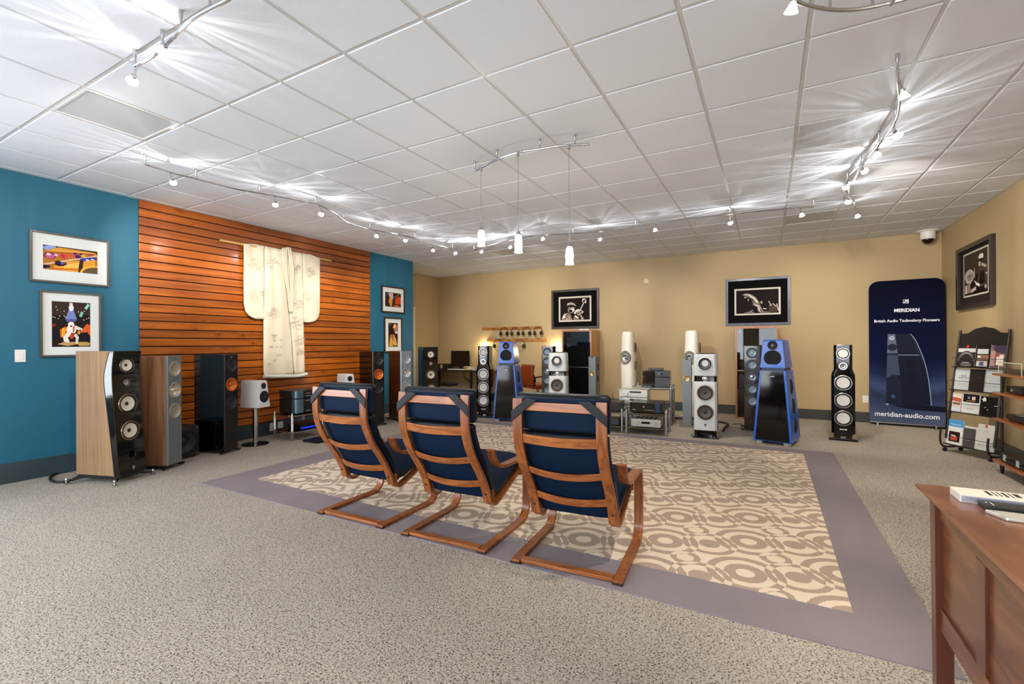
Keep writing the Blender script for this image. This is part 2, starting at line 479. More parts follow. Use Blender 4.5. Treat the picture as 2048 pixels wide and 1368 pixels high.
for xa, xb in ((AX + .01, GX - 8*TS - .0127), (GX - 8*TS + .0127, WL - .004)):
    G().box(xa, AY + .004, H - .004, xb, GY + (jr+1)*TS - .0127, H + .015).build('tile', M_ceil, ceil, bevel=.003, seg=1)
back.build('tile', M_ceil, ceil, smooth=False, kind='stuff')

def vent_mat():
    m = mat('perforated_metal', '#b9b9bb', .5)
    nt = m.node_tree; b = nt.nodes['Principled BSDF']; L = nt.links.new
    tc = N(nt, 'ShaderNodeTexCoord')
    vo = N(nt, 'ShaderNodeTexVoronoi', i_Scale=110.0, i_Randomness=0.0); L(tc.outputs['Object'], vo.inputs['Vector'])
    cr = N(nt, 'ShaderNodeValToRGB'); e = cr.color_ramp.elements
    e[0].position = .30; e[0].color = (*hx('#a4a8ae'), 1); e[1].position = .36; e[1].color = (*hx('#cfd3d9'), 1)
    L(vo.outputs['Distance'], cr.inputs[0]); L(cr.outputs[0], b.inputs['Base Color'])
    return m
M_vent = vent_mat()
vl = ['square perforated ceiling vent above the blue wall with the music pictures', 'square perforated ceiling vent beside the curved track light on the right', 'square perforated ceiling vent near the far right end of the back track', 'square perforated ceiling vent behind the glass pendants near the back wall']
for (i, j), lb in zip(VENTS, vl):
    t = thing('ceiling_vent', lb, 'vent', (GX + (i+.5)*TS, GY + (j+.5)*TS, H), 0, 'ceiling vents')
    a = .291
    G().box(-a, -a, -.006, a, -a+.014, .012).box(-a, a-.014, -.006, a, a, .012).box(-a, -a+.014, -.006, -a+.014, a-.014, .012).box(a-.014, -a+.014, -.006, a, a-.014, .012).build('frame', M_grid, t, smooth=False)
    G().box(-a+.014, -a+.014, .0, a-.014, a-.014, .004).build('perforated_panel', M_vent, t, smooth=False)
    G().box(-.22, -.22, .0045, .22, .22, .012).build('backing', M_plenum, t, smooth=False)

# ---- rug laid into the carpet
RX0, RX1, RY0, RY1 = -4.915, .69, 2.505, 6.88
IX0, IX1, IY0, IY1 = -4.54, .365, 2.85, 6.66
rug = thing('area_rug', 'large area rug with interlocking cream and taupe circles and plain grey border', 'rug', (0, 0, 0))
g = G().box(RX0, RY0, .0005, RX1, IY0, .007).box(RX0, IY1, .0005, RX1, RY1, .007).box(RX0, IY0, .0005, IX0, IY1, .007).box(IX1, IY0, .0005, RX1, IY1, .007)
g.build('border', mat('grey_lilac_pile', '#8b8184', .95, bump=.6, bscale=300, var=.16, vscale=2.2, spec=.1), rug, smooth=False)
G().box(IX0, IY0, .0005, IX1, IY1, .008).build('patterned_field', rug_mat(), rug, smooth=False)
RUG = .008
# ================================================================ LOUNGE CHAIRS
M_cw = wood('bent_beech_long', '#5f2c10', '#a8622f', 'Z', 18.0, .07, .36, .2, bands=7)
M_cwx = wood('bent_beech_cross', '#6d3413', '#b86f38', 'X', 18.0, .10, .36, .2, bands=9)
M_cwy = wood('bent_beech_run', '#5a2510', '#8d4522', 'Y', 14.0, .10, .3, .5, bands=5)
M_leather = mat('navy_black_leather', '#070e17', .42, bump=.5, bscale=28, spec=.3)
M_navy = mat('navy_back_fabric', '#041a33', .7, bump=.3, bscale=400, spec=.15)
M_cap = mat('dark_foot_pad', '#2a1712', .5)
def offset_path(path, d):
    out = []
    for i, (y, z) in enumerate(path):
        a, b = path[max(i-1, 0)], path[min(i+1, len(path)-1)]
        dy, dz = b[0]-a[0], b[1]-a[1]; l = math.hypot(dy, dz) or 1
        out.append((y - dz/l*d, z + dy/l*d))
    return out
def cushion(name, path, w, t, parent, puff=.012, ribs=0, sag=0.0):
    """padded slab along a (y,z) centre line, rear (under) side in navy fabric"""
    n = len(path); g = G(); rings = []
    prof = []
    m = 10
    for i, (y, z) in enumerate(path):
        a, b = path[max(i-1, 0)], path[min(i+1, n-1)]
        dy, dz = b[0]-a[0], b[1]-a[1]; l = math.hypot(dy, dz) or 1
        nx = (-dz/l, dy/l)                       # front normal
        u = i/(n-1); e = min(u, 1-u)*n/2.5
        k = math.sqrt(max(0.0, 1-(1-min(e, 1))**2))*.75 + .25
        ww, tt = w/2*(.94 + .06*k), t/2*k
        ring = []
        for q in range(m + 1):                   # front side, right to left, puffed
            x = ww*(1 - 2*q/m); p = 1-abs(1-2*q/m)**4
            h = tt*(.35 + .65*p) + puff*p*k + (math.sin(q*2.1+i*1.3)*.0015)
            ring.append((x, y + nx[0]*h, z + nx[1]*h - sag*p*(1-u)*0))
        for q in range(m + 1):
            x = -ww*(1 - 2*q/m); p = 1-abs(1-2*q/m)**6
            h = -tt*(.35 + .65*p)
            ring.append((x, y + nx[0]*h, z + nx[1]*h))
        rings.append(ring)
    vs = [p for r in rings for p in r]; k = 2*(m+1)
    for i in range(n - 1):
        for q in range(k):
            g.cur = 1 if m + 1 < q < k - 1 and 2 <= i < n - 3 else 0
            j = (q+1) % k
            g.add([rings[i][q], rings[i][j], rings[i+1][j], rings[i+1][q]], [(0, 1, 2, 3)])
    g.cur = 0
    g.add(rings[0], [tuple(range(k))]); g.add(rings[-1], [tuple(range(k))])
    o = g.build(name, [M_leather, M_navy], parent, smooth=False)
    bm = bmesh.new(); bm.from_mesh(o.data); bmesh.ops.remove_doubles(bm, verts=bm.verts, dist=1e-5)
    bmesh.ops.recalc_face_normals(bm, faces=bm.faces); bm.to_mesh(o.data); bm.free(); o.data.shade_smooth(); o.data.set_sharp_from_angle(angle=R(50))
    return o
def make_chair(label):
    t = thing('lounge_chair', label, 'chair', group='row of three cantilever lounge chairs')
    leg = smooth_path([(0, .012), (.30, .012), (.56, .012), (.63, .028), (.672, .075), (.685, .15), (.690, .32), (.686, .42), (.668, .468), (.62, .488), (.50, .492), (.36, .495), (.27, .503), (.21, .525), (.165, .57), (.14, .615), (.125, .645)], 4)
    for s in (-1, 1):
        x0, x1 = (.285, .345) if s > 0 else (-.345, -.285)
        f = G().strip(leg, x0, x1, .022).build('side_frame', M_cwy if False else M_cw, t, bevel=.003)
        G().box(x0 - .001, -.006, .0, x1 + .001, .02, .011).build('foot_pad', M_cap, f)
    back = smooth_path([(-.085, 1.03), (-.09, .90), (-.075, .77), (-.005, .62), (.10, .475), (.165, .36), (.192, .285), (.197, .262)], 5)
    seat = smooth_path([(.207, .345), (.212, .29), (.222, .25), (.255, .232), (.32, .246), (.50, .316), (.70, .40)], 5)
    for s in (-1, 1):
        x0, x1 = (.222, .282) if s > 0 else (-.282, -.222)
        b = G().strip(back, x0, x1, .020).build('back_rail', M_cw, t, bevel=.003)
        G().sphere((s*.252, .165, .325), .007, 10).build('bolt', mat('dark_bolt', '#3a3532', .35, metal=.8), b)
        G().strip([(y + .012, z) for y, z in seat], x0, x1, .018).build('seat_rail', M_cw, t, bevel=.003)
    def slat(zc, h, bow, m):
        # position on back rail at height zc
        i = min(range(len(back)), key=lambda k: abs(back[k][1] - zc))
        (y0, z0), (ya, za), (yb, zb) = back[i], back[max(i-1, 0)], back[min(i+1, len(back)-1)]
        l = math.hypot(ya-yb, za-zb); ty, tz = (ya-yb)/l, (za-zb)/l
        rings = []
        for k in range(13):
            u = -1 + k/6; x = .223*u; d = -bow*(1-u*u)
            cy, cz = y0 + .003 + tz*d, z0 - ty*d
            rings.append([(x, cy + ty*h/2 - tz*.006, cz + tz*h/2 + ty*.006), (x, cy + ty*h/2 + tz*.006, cz + tz*h/2 - ty*.006),
                          (x, cy - ty*h/2 + tz*.006, cz - tz*h/2 - ty*.006), (x, cy - ty*h/2 - tz*.006, cz - tz*h/2 + ty*.006)])
        G().loft(rings).build('slat', M_cwx, t, bevel=.0025)
    slat(.995, .050, .004, 0); slat(.80, .056, .028, 0); slat(.60, .050, .034, 0); slat(.41, .052, .034, 0)
    G().box(-.284, .012, .006, .284, .068, .026).build('base_crossbar', M_cwx, t, bevel=.004)
    G().box(-.284, .655, .335, .284, .675, .40).build('seat_crossbar', M_cwx, t, bevel=.004)
    hp = smooth_path([(-.025, 1.062), (-.026, .98), (-.022, .90), (-.015, .842)], 5)
    cushion('headrest', [(y + .012, z) for y, z in hp], .565, .105, t, .022)
    bp = smooth_path([(-.012, .835), (0, .77), (.06, .635), (.16, .485), (.22, .375), (.25, .315), (.265, .29)], 4)
    cushion('back_cushion', bp, .55, .08, t, .014)
    sp = smooth_path([(.275, .305), (.35, .318), (.50, .372), (.66, .432), (.745, .455)], 5)
    cushion('seat_cushion', sp[::-1] if False else [(y, z) for y, z in sp][::-1], .53, .085, t, .014)
    for s in (-1, 1):
        pl = [(.125, 1.028), (.19, 1.034), (.287, .955), (.287, .895)]
        pl = [(s*x, z) for x, z in pl]
        G().prism(pl, -.110, -.1045, 'xz').build('strap', M_leather, t, bevel=.001)
    return t
c1 = make_chair('wooden cantilever lounge chair with dark leather cushions, left one of three, nearest the wood wall')
c1.location = (-2.83, 2.505, RUG); c1.rotation_euler.z = R(1)
c2 = dup(c1, (-1.945, 2.51, RUG), R(2), 'wooden cantilever lounge chair with dark leather cushions, middle one of the three')
c3 = dup(c1, (-1.06, 2.53, RUG), R(4), 'wooden cantilever lounge chair with dark leather cushions, right one of three, nearest the desk')

# ================================================================ DESK in front at the right
M_dtop = wood('desk_cherry_top', '#56291a', '#9a6440', 'Y', 7.0, .16, .32, .3, bands=7)
M_dside = wood('desk_cherry_side', '#472113', '#86502e', 'Y', 9.0, .12, .35, .2, bands=8)
M_dleg = wood('desk_cherry_leg', '#4a2416', '#6b3a22', 'Z', 8.0, .12, .35, .2, bands=4)
DZ = .80
dk = thing('writing_desk', 'reddish brown wooden desk with panelled side at the right front', 'desk', (.509, 2.392, 0))
W, Dp = 1.55, 1.9
g = G(); 
top = [[(x0, -y1, z), (x1, -y1, z), (x1, -y0, z), (x0, -y0, z)] for x0, x1, y0, y1, z in ((.02, W-.02, .02, Dp-.02, DZ-.034), (0, W, 0, Dp, DZ-.012), (0, W, 0, Dp, DZ-.004), (.004, W-.004, .004, Dp-.004, DZ))]
g.loft(top); g.build('top', M_dtop, dk)
for x in (.035, W-.095):
    for y in (-.095, -Dp+.035):
        G().loft([[(x, y, DZ-.034), (x+.06, y, DZ-.034), (x+.06, y+.06, DZ-.034), (x, y+.06, DZ-.034)], [(x+.005, y+.005, 0), (x+.055, y+.005, 0), (x+.055, y+.055, 0), (x+.005, y+.055, 0)]][::-1]).build('leg', M_dleg, dk, bevel=.002)
xs0, xs1 = .05, .072
ya, yb, zb, zt = -Dp+.095, -.095, .28, DZ-.034
fr = G().box(xs0, ya, zt-.07, xs1, yb, zt).box(xs0, ya, zb, xs1, yb, zb+.085)
fr.build('side_rail', M_dside, dk, bevel=.002)
for yc in (-.476, -1.05, -1.5):
    G().box(xs0-.0005, yc-.035, zb+.085, xs1, yc+.035, zt-.07).build('stile', M_dleg, dk, bevel=.002)
ys = [yb, -.476+.035, -.476-.035, -1.05+.035, -1.05-.035, -1.5+.035, -1.5-.035, ya]
for k in range(0, 8, 2):
    G().box(xs0+.010, ys[k+1], zb+.085, xs1-.002, ys[k], zt-.07).build('panel', M_dside, dk)
G().box(.095, -.072, .40, W-.095, -.05, zt).build('back_panel', M_dside, dk)

# things on the desk
M_silver = mat('satin_silver', '#cfccc6', .3, metal=.6)
M_cream = mat('cream_card', '#dcd6c8', .5)
bk = thing('box_set', 'flat cream boxed book with dark stencil lettering on desk', 'book', (.584, 2.18, DZ))
G().box(0, 0, 0, .40, .105, .028).build('cover', M_cream, bk, bevel=.003)
G().box(.004, -.0015, .004, .396, .004, .024).build('spine', mat('lavender_silver', '#a9a8b8', .3, metal=.5), bk)
g = G(); x = .085
for k, (wd, h) in enumerate([(.010, 1), (.004, 1), (.004, 1), (.008, 1), (.004, 1), (.014, .8), (.004, .5), (.02, .3), (.012, 1), (.02, .35), (.01, 1), (.016, .6), (.008, 1), (.02, .4), (.01, 1)]):
    g.box(x, .030 + .055*(1-h)*(k % 2), .0278, x+wd, .030 + .055*(1-h)*(k % 2) + .055*h, .0286); x += wd + .0085
g.build('stencil_lettering', mat('stencil_ink', '#241f1e', .6), bk)
t = thing('disc_player', 'slim black device lying between the book and the silver tablet', 'device', (.627, 2.10, DZ))
G().box(0, 0, 0, .30, .07, .018).build('case', M_black, t, bevel=.002)
G().box(.012, .045, .0178, .018, .051, .0184).build('indicator', M_white, t)
G().box(.024, .02, .0178, .027, .05, .0184).build('label_mark', M_white, t)
t = thing('tablet', 'silver tablet with rounded edges lying on the desk', 'tablet', (.618, 2.012, DZ))
G().prism([(.03, 0), (.28, 0), (.3, .02), (.3, .075), (.01, .075), (0, .07)], 0, .012, 'xy').build('case', M_silver, t, bevel=.004, seg=3)
G().box(.02, .01, .0121, .28, .066, .0126).build('back_plate', mat('pale_aluminium', '#d4d1c8', .25, metal=.3), t)
# ================================================================ LOUDSPEAKERS  (local: front faces -Y, base at z = 0)
M_cone = mat('pale_cone', '#c8c3b4', .55, bump=.3, bscale=60)
M_alu = mat('aluminium_cone', '#b9bcbf', .35, metal=.7)
M_palecone = mat('white_cone', '#cfcdc8', .45)
M_ring = mat('bronze_ring', '#a79579', .22, metal=1.0)
M_silring = mat('silver_ring', '#c4c7cb', .2, metal=1.0)
M_rubber = mat('black_rubber', '#101011', .55)
M_mesh = mat('black_grille_cloth', '#141316', .85, bump=.6, bscale=900)
M_copper = mat('copper_orange', '#d9702f', .3, metal=.75)
M_copcap = mat('copper_cap', '#e08a52', .22, metal=.9)
M_grey = mat('titanium_grey_front', '#7f878c', .35, metal=.55)
M_walnut = wood('walnut_veneer', '#5e3a26', '#a07352', 'Z', 9.0, .06, .35, .1, bands=8)
M_zebra = wood('pale_zebra_veneer', '#80634a', '#b39069', 'Z', 22.0, .02, .14, .5, bands=4)
M_dwal = wood('dark_red_veneer', '#2b130c', '#4c2517', 'Z', 16.0, .04, .25, .3, bands=6)
M_brown = mat('brown_gloss', '#33231a', .1, coat=.5)
def cut(obj, holes):
    """bore real holes (x, y, z, radius, axis, depth) for the drivers into a cabinet part"""
    g = G()
    for x, y, z, r, ax, dp in holes:
        g.lathe([(r, -dp), (r, .05)], (x, y, z), ax, 28)
    c = g.build('cutter', M_rubber); tmp = bpy.data.objects.new('tmp', obj.data); col.objects.link(tmp)
    md = tmp.modifiers.new('b', 'BOOLEAN'); md.operation = 'DIFFERENCE'; md.object = c; md.solver = 'EXACT'
    bpy.context.view_layer.update()
    me = bpy.data.meshes.new_from_object(tmp.evaluated_get(bpy.context.evaluated_depsgraph_get()))
    me.name = obj.data.name
    bpy.data.objects.remove(tmp); bpy.data.objects.remove(c)
    if len(me.polygons) > 4:
        me.shade_flat(); obj.data = me; obj.modifiers.clear()
def driver(parent, x, y, z, r, ring, cone, cap, ax='-y', ringw=.13, capr=.28, dish=.35, capm=None, name='driver', bulge=.12):
    """chassis ring, surround, cone and cap as one driver with its sub-parts"""
    o = (x, y, z)
    p = G().rev([(r, -.004), (r, .006), (r*.97, .010), (r*(1-ringw)+.002, .010), (r*(1-ringw), .002)], o, ax, 32).build(name, ring, parent)
    ri = r*(1-ringw)
    G().rev([(ri, .001), (ri*.97, .007), (ri*.90, .008), (ri*.84, .004), (ri*.82, -.001)], o, ax, 32).build('surround', M_rubber, p)
    c0 = ri*.84
    G().rev([(c0, .003), (c0*.75, .003-dish*c0*.25), (c0*.5, .003-dish*c0*.42), (c0*capr, .003-dish*c0*.55), (.001, .003-dish*c0*.55)], o, ax, 32).build('cone', cone, p)
    if cap is not None:
        k = c0*capr; b = .003-dish*c0*.5
        G().rev([(k, b-.002), (k*.9, b+bulge*k*.5), (k*.6, b+bulge*k), (.001, b+bulge*k*1.25)], o, ax, 20).build('dust_cap', cap, p)
    return p
def flat_driver(parent, x, y, z, r, ring, cone, ax='-y', name='driver'):
    """shallow disc cone in a bright trim ring"""
    o = (x, y, z)
    p = G().rev([(r, -.004), (r, .006), (r*.96, .009), (r*.90, .009), (r*.89, .003)], o, ax, 32).build(name, ring, parent)
    G().rev([(r*.89, .001), (r*.84, .006), (r*.76, .006), (r*.72, .001)], o, ax, 32).build('surround', M_rubber, p)
    G().rev([(r*.72, .001), (r*.70, .008), (r*.5, .006), (.001, .0045)], o, ax, 32).build('cone', cone, p)
    return p
def disc(parent, x, y, z, r, m, ax='-y', h=.004, name='grille'):
    return G().rev([(r, -.003), (r, h*.7), (r*.94, h), (.001, h)], (x, y, z), ax, 32).build(name, m, parent)
def ornament(parent, x, y, z, s, m, name='badge'):
    """small stylised f-shaped badge"""
    g = G().prism([(x-s, z+s*.95), (x+s, z+s*1.1), (x+s*.8, z+s*.75), (x-s*.7, z+s*.6)], y-.0012, y, 'xz')
    g.prism([(x-s*.3, z+s*.6), (x+s*.15, z+s*.65), (x+s*.1, z-s*.9), (x-s*.1, z-s*1.0)], y-.0012, y, 'xz')
    g.prism([(x-s*.7, z+s*.2), (x+s*.6, z+s*.35), (x+s*.45, z+s*.05), (x-s*.5, z-s*.08)], y-.0012, y, 'xz')
    return g.build(name, m, parent, smooth=False)

# ---- 1: wood sided tower with waisted glossy black front
def waisted_tower(label, side, loc, rot):
    t = thing('tower_speaker', label, 'speaker', loc, rot, 'waisted black fronted tower speakers')
    w = .145
    zs = [.075, .30, .55, .80, 1.03, 1.18, 1.31]
    fy = [-.035, -.012, .010, .032, .048, .040, .022]
    by = [.035, .06, .09, .125, .15, .125, .085]
    f2 = smooth_path(list(zip(fy, zs)), 4); b2 = smooth_path(list(zip(by, zs)), 4)
    def ins(w2, d): return [[(-w2, a[0]+d, a[1]), (w2, a[0]+d, a[1]), (w2+.006, b[0]-.02, b[1]), (w2, b[0], b[1]), (-w2, b[0], b[1]), (-w2-.006, b[0]-.02, b[1])] for a, b in zip(f2, b2)]
    fb = G().loft(ins(w, 0)).build('front_baffle', M_gloss, t, bevel=.008, seg=3)
    fyi = lambda z: f2[min(range(len(f2)), key=lambda k: abs(f2[k][1]-z))][0]
    rings = [[(-w+.004, b[0]-.004, b[1]), (w-.004, b[0]-.004, b[1]), (w-.030, .50, b[1]), (-w+.030, .50, b[1])] for b in b2]
    G().loft(rings).build('cabinet', side, t, bevel=.003)
    dm = mat('dark_dustcap', '#25211d', .5)
    cut(fb, [(0, fyi(z)+.004, z, r, '-y', .05) for z, r in ((1.165, .068), (.99, .027), (.775, .088), (.505, .088), (.27, .036))])
    driver(t, 0, fyi(1.165)+.004, 1.165, .078, M_ring, M_cone, dm)
    driver(t, 0, fyi(.99)+.003, .99, .036, M_silring, M_alu, M_silring, ringw=.25, capr=.5, dish=.3)
    driver(t, 0, fyi(.775)+.002, .775, .100, M_ring, M_cone, dm)
    driver(t, 0, fyi(.505)+.002, .505, .100, M_ring, M_cone, dm)
    zp = .27
    p = G().rev([(.046, 0), (.046, .006), (.040, .008), (.034, .002), (.030, -.03), (.001, -.03)], (0, fyi(zp)+.002, zp), '-y', 28).build('port', M_gloss, t)
    ornament(t, 0, fyi(.125)-.004, .125, .018, M_silver)
    G().box(-w+.02, -.02, .045, w-.02, .47, .073).build('plinth', M_black, t, bevel=.004)
    for sx in (-1, 1):
        for sy in (0, 1):
            x0, y0 = sx*.11, (.02 if sy == 0 else .43); x1, y1 = sx*.205, (-.045 if sy == 0 else .50)
            a = G().tube([(x0, y0, .048), (x1, y1, .030)], .013, 6).build('outrigger', M_black, t)
            G().lathe([(.020, 0), (.022, .004), (.022, .014), (.010, .02), (.008, .03), (.013, .034), (.015, .048), (.009, .06), (.001, .062)], (x1, y1, 0), 'z', 18).build('spike_foot', [M_chrome][0], a)
    return t
waisted_tower('tall tower speaker with pale striped wood side and glossy black front by blue wall', M_zebra, (-5.66, 2.235, 0), R(111))
waisted_tower('tall black fronted tower speaker with dark red wood side near the corner desk', M_dwal, (-5.66, 7.03, 0), R(57))

# ---- 2: slim three driver towers
def slim_tower(label, side, front, mid, midcap, cone, loc, rot, grp, foot=M_black):
    t = thing('tower_speaker', label, 'speaker', loc, rot, grp)
    w = .105; h = 1.245
    G().box(-w, .020, .045, w, .46, h).build('cabinet', side, t, bevel=.003)
    G().prism([(-w-.001, .020), (-w-.001, .006), (-w+.008, -.004), (w-.008, -.004), (w+.001, .006), (w+.001, .020)], .045, h+.002, 'xy').build('front_panel', front, t)
    cut(t.children[-1], [(0, -.004, z, .077, '-y', .0235) for z in (1.10, .865, .635)])
    for z, m, cp in ((1.10, cone, None), (.865, mid, midcap), (.635, cone, None)):
        o = (0, -.004, z)
        if cp is None:
            p = G().rev([(.084, -.002), (.084, .003), (.076, .005), (.066, -.006), (.060, -.010)], o, '-y', 32).build('driver', m, t)
            G().rev([(.062, -.010), (.058, -.005), (.050, -.008), (.035, -.011), (.001, -.012)], o, '-y', 32).build('cone', m, p)
        else:
            p = G().rev([(.086, -.002), (.086, .004), (.080, .006), (.064, -.008), (.050, -.014)], o, '-y', 32).build('driver', m, t)
            G().rev([(.050, -.014), (.040, -.018), (.030, -.022), (.001, -.022)], o, '-y', 24).build('cone', cp, p)
            G().rev([(.020, -.021), (.018, -.012), (.010, -.007), (.001, -.006)], o, '-y', 20).build('tweeter', cp, p)
    text('KEF', .016, M_silver if front is not M_grey else M_black, t, (0, -.0046, 1.208))
    G().box(-w+.01, .03, .024, w-.01, .45, .044).build('plinth', foot, t)
    for sx in (-1, 1):
        for y in (.015, .44):
            f = G().box(min(sx*.085, sx*.15), y-.014, .018, max(sx*.085, sx*.15), y+.022, .032).build('outrigger', foot, t)
            G().lathe([(.004, 0), (.012, .012), (.012, .018)], (sx*.138, y+.004, 0), 'z', 10).build('spike_foot', foot, f)
    return t
G1 = 'slim three driver tower speakers'
M_refcone = mat('champagne_cone', '#b3a896', .32, metal=.55)
M_blkfront = mat('black_front_satin', '#141315', .25)
M_blkcone = mat('dark_grey_cone', '#37353a', .3, metal=.5)
M_silfront = mat('light_silver_front', '#9aa6ae', .32, metal=.5)
M_silcone = mat('pale_silver_cone', '#b6b9bb', .3, metal=.5)
slim_tower('slim walnut sided tower speaker with grey front, beside the pale striped speaker', M_walnut, M_grey, M_refcone, mat('bright_cap', '#e9e4da', .2, metal=.9), M_refcone, (-5.80, 2.70, 0), R(117), G1)
slim_tower('slim glossy black tower speaker with one orange driver, left of the kimono', M_gloss, M_blkfront, M_copper, M_copcap, M_blkcone, (-5.96, 3.415, 0), R(106), G1)
slim_tower('slim glossy black tower speaker with one orange driver, right of the wood wall', M_gloss, M_blkfront, M_copper, M_copcap, M_blkcone, (-5.69, 5.68, 0), R(74), G1)
slim_tower('slim dark wood tower speaker with pale silver front before the narrow blue wall', M_dwal, M_silfront, M_silcone, mat('bright_cap', '#e9e4da', .2, metal=.9), M_silcone, (-5.57, 6.22, 0), R(70), G1)

# ---- 3: subwoofer behind the slim towers
t = thing('subwoofer', 'black cube subwoofer with big round cone on the floor behind slim speakers', 'subwoofer', (-6.12, 2.955, 0), R(101))
G().box(-.185, .0, .02, .185, .36, .385).build('cabinet', mat('black_ash', '#1b1d20', .4), t, bevel=.010, seg=3)
cut(t.children[-1], [(0, 0, .20, .142, '-y', .08)])
driver(t, 0, -.001, .20, .158, mat('dark_gunmetal', '#33373c', .35, metal=.6), M_rubber, M_rubber, ringw=.1, capr=.45, dish=.5)
for sx in (-1, 1):
    for sz in (.045, .355): G().lathe([(.011, 0), (.011, .006), (.001, .007)], (sx*.155, 0, sz), '-y', 12).build('grille_stud', M_chrome, t)
for sx in (-.14, .14):
    for y in (.04, .32): G().lathe([(.018, 0), (.018, .02)], (sx, y, 0), 'z', 12).build('foot', M_rubber, t)

# ---- 4: white two way speakers on chrome stands
def stand_speaker(label, loc, rot):
    s = thing('speaker_stand', 'chrome column speaker stand with round black glass base ' + label[1], 'stand', loc, rot, 'chrome speaker stands')
    G().lathe([(.165, 0), (.17, .006), (.165, .012), (.06, .012), (.05, .016)], (0, .15, 0), 'z', 40).build('base', M_gloss, s)
    G().lathe([(.036, .014), (.036, .50)], (0, .15, 0), 'z', 24).build('column', M_chrome, s)
    G().box(-.07, .07, .50, .07, .23, .512).build('top_plate', M_steel, s)
    t = thing('bookshelf_speaker', label[0], 'speaker', (loc[0], loc[1], .512), rot, 'white two way speakers on stands')
    wh = mat('satin_white_silver', '#dcdcdd', .3)
    b, h = .105, .365
    rings = [[(-b, 0, 0), (b, 0, 0), (b, .20, 0), (b-.015, .31, 0), (-b+.015, .31, 0), (-b, .20, 0)],
             [(-.072, .02, h-.012), (.072, .02, h-.012), (.085, .20, h-.012), (.07, .31, h-.012), (-.07, .31, h-.012), (-.085, .20, h-.012)],
             [(-.065, .03, h), (.065, .03, h), (.078, .20, h), (.064, .30, h), (-.064, .30, h), (-.078, .20, h)]]
    G().loft(rings).build('cabinet', wh, t, bevel=.004)
    G().prism([(-b+.006, .004), (b-.006, .004), (.066, h-.016), (-.066, h-.016)], 0, .004, 'xz').build('front_panel', wh, t).matrix_local = Matrix.Translation((0, -.004, 0)) @ Matrix.Rotation(R(-3.2), 4, 'X')
    disc(t, 0, .002, .145, .080, M_mesh); disc(t, 0, .012, .292, .042, M_mesh)
    G().sphere((0, -.004, .145), .004, 8).build('badge', M_silver, t)
    return t
stand_speaker(('white tapered two way speaker with black grilles, left of the amplifier rack', 'left of the amplifier rack'), (-6.03, 3.90, 0), R(106))
stand_speaker(('white tapered two way speaker with black grilles, behind the left lounge chair', 'behind the left lounge chair'), (-6.0, 5.36, 0), R(76))

# ---- 5: tall black towers with shoulders and big silver discs
def shoulder_tower(label, loc, rot):
    t = thing('tower_speaker', label, 'speaker', loc, rot, 'black towers with five silver discs')
    w, w2, hs, h = .135, .105, .93, 1.325
    def ring(x, z, d0=0.0, d=.44): return [(-x, .02+d0, z), (-x+.03, d0, z), (x-.03, d0, z), (x, .02+d0, z), (x+.006, d*.5, z), (x-.03, d, z), (-x+.03, d, z), (-x-.006, d*.5, z)]
    G().loft([ring(w, .095), ring(w, hs-.04), ring(w-.004, hs-.015), ring(w2+.01, hs+.03), ring(w2, hs+.06), ring(w2, h)]).build('cabinet', M_gloss, t, bevel=.004)
    cut(t.children[-1], [(0, 0, 1.03, .036, '-y', .03)])
    G().loft([[(-.05, -.004, .10), (.05, -.004, .10), (.05, 0, .10), (-.05, 0, .10)], [(-.05, -.004, .102), (.05, -.004, .102), (.05, 0, .102), (-.05, 0, .102)]]).build('trim_line', M_gloss, t)
    flat_driver(t, 0, -.001, 1.205, .080, M_silring, M_palecone)
    driver(t, 0, -.001, 1.03, .052, M_silring, M_alu, M_black, ringw=.3, capr=.4, dish=.3)
    for z in (.80, .555, .31): flat_driver(t, 0, -.001, z, .106, M_silring, M_palecone)
    for x0, x1 in ((-.042, -.022), (-.016, -.004), (.002, .012), (.018, .042)): G().box(x0, -.0014, .146, x1, .001, .162).build('name_mark', M_white, t, bevel=.0006)
    G().box(-.03, .06, .035, .03, .38, .095).box(-w+.03, .02, .06, w-.03, .40, .094).build('pedestal', M_gloss, t)
    G().box(-.165, -.035, .0, .165, .45, .035).build('base', M_gloss, t, bevel=.006)
    return t
shoulder_tower('tall black tower speaker with silver disc drivers left of the left blue speaker', (-4.63, 7.26, 0), R(18))
shoulder_tower('tall black tower speaker with silver disc drivers beside the navy banner', (.90, 7.83, 0), R(-5))

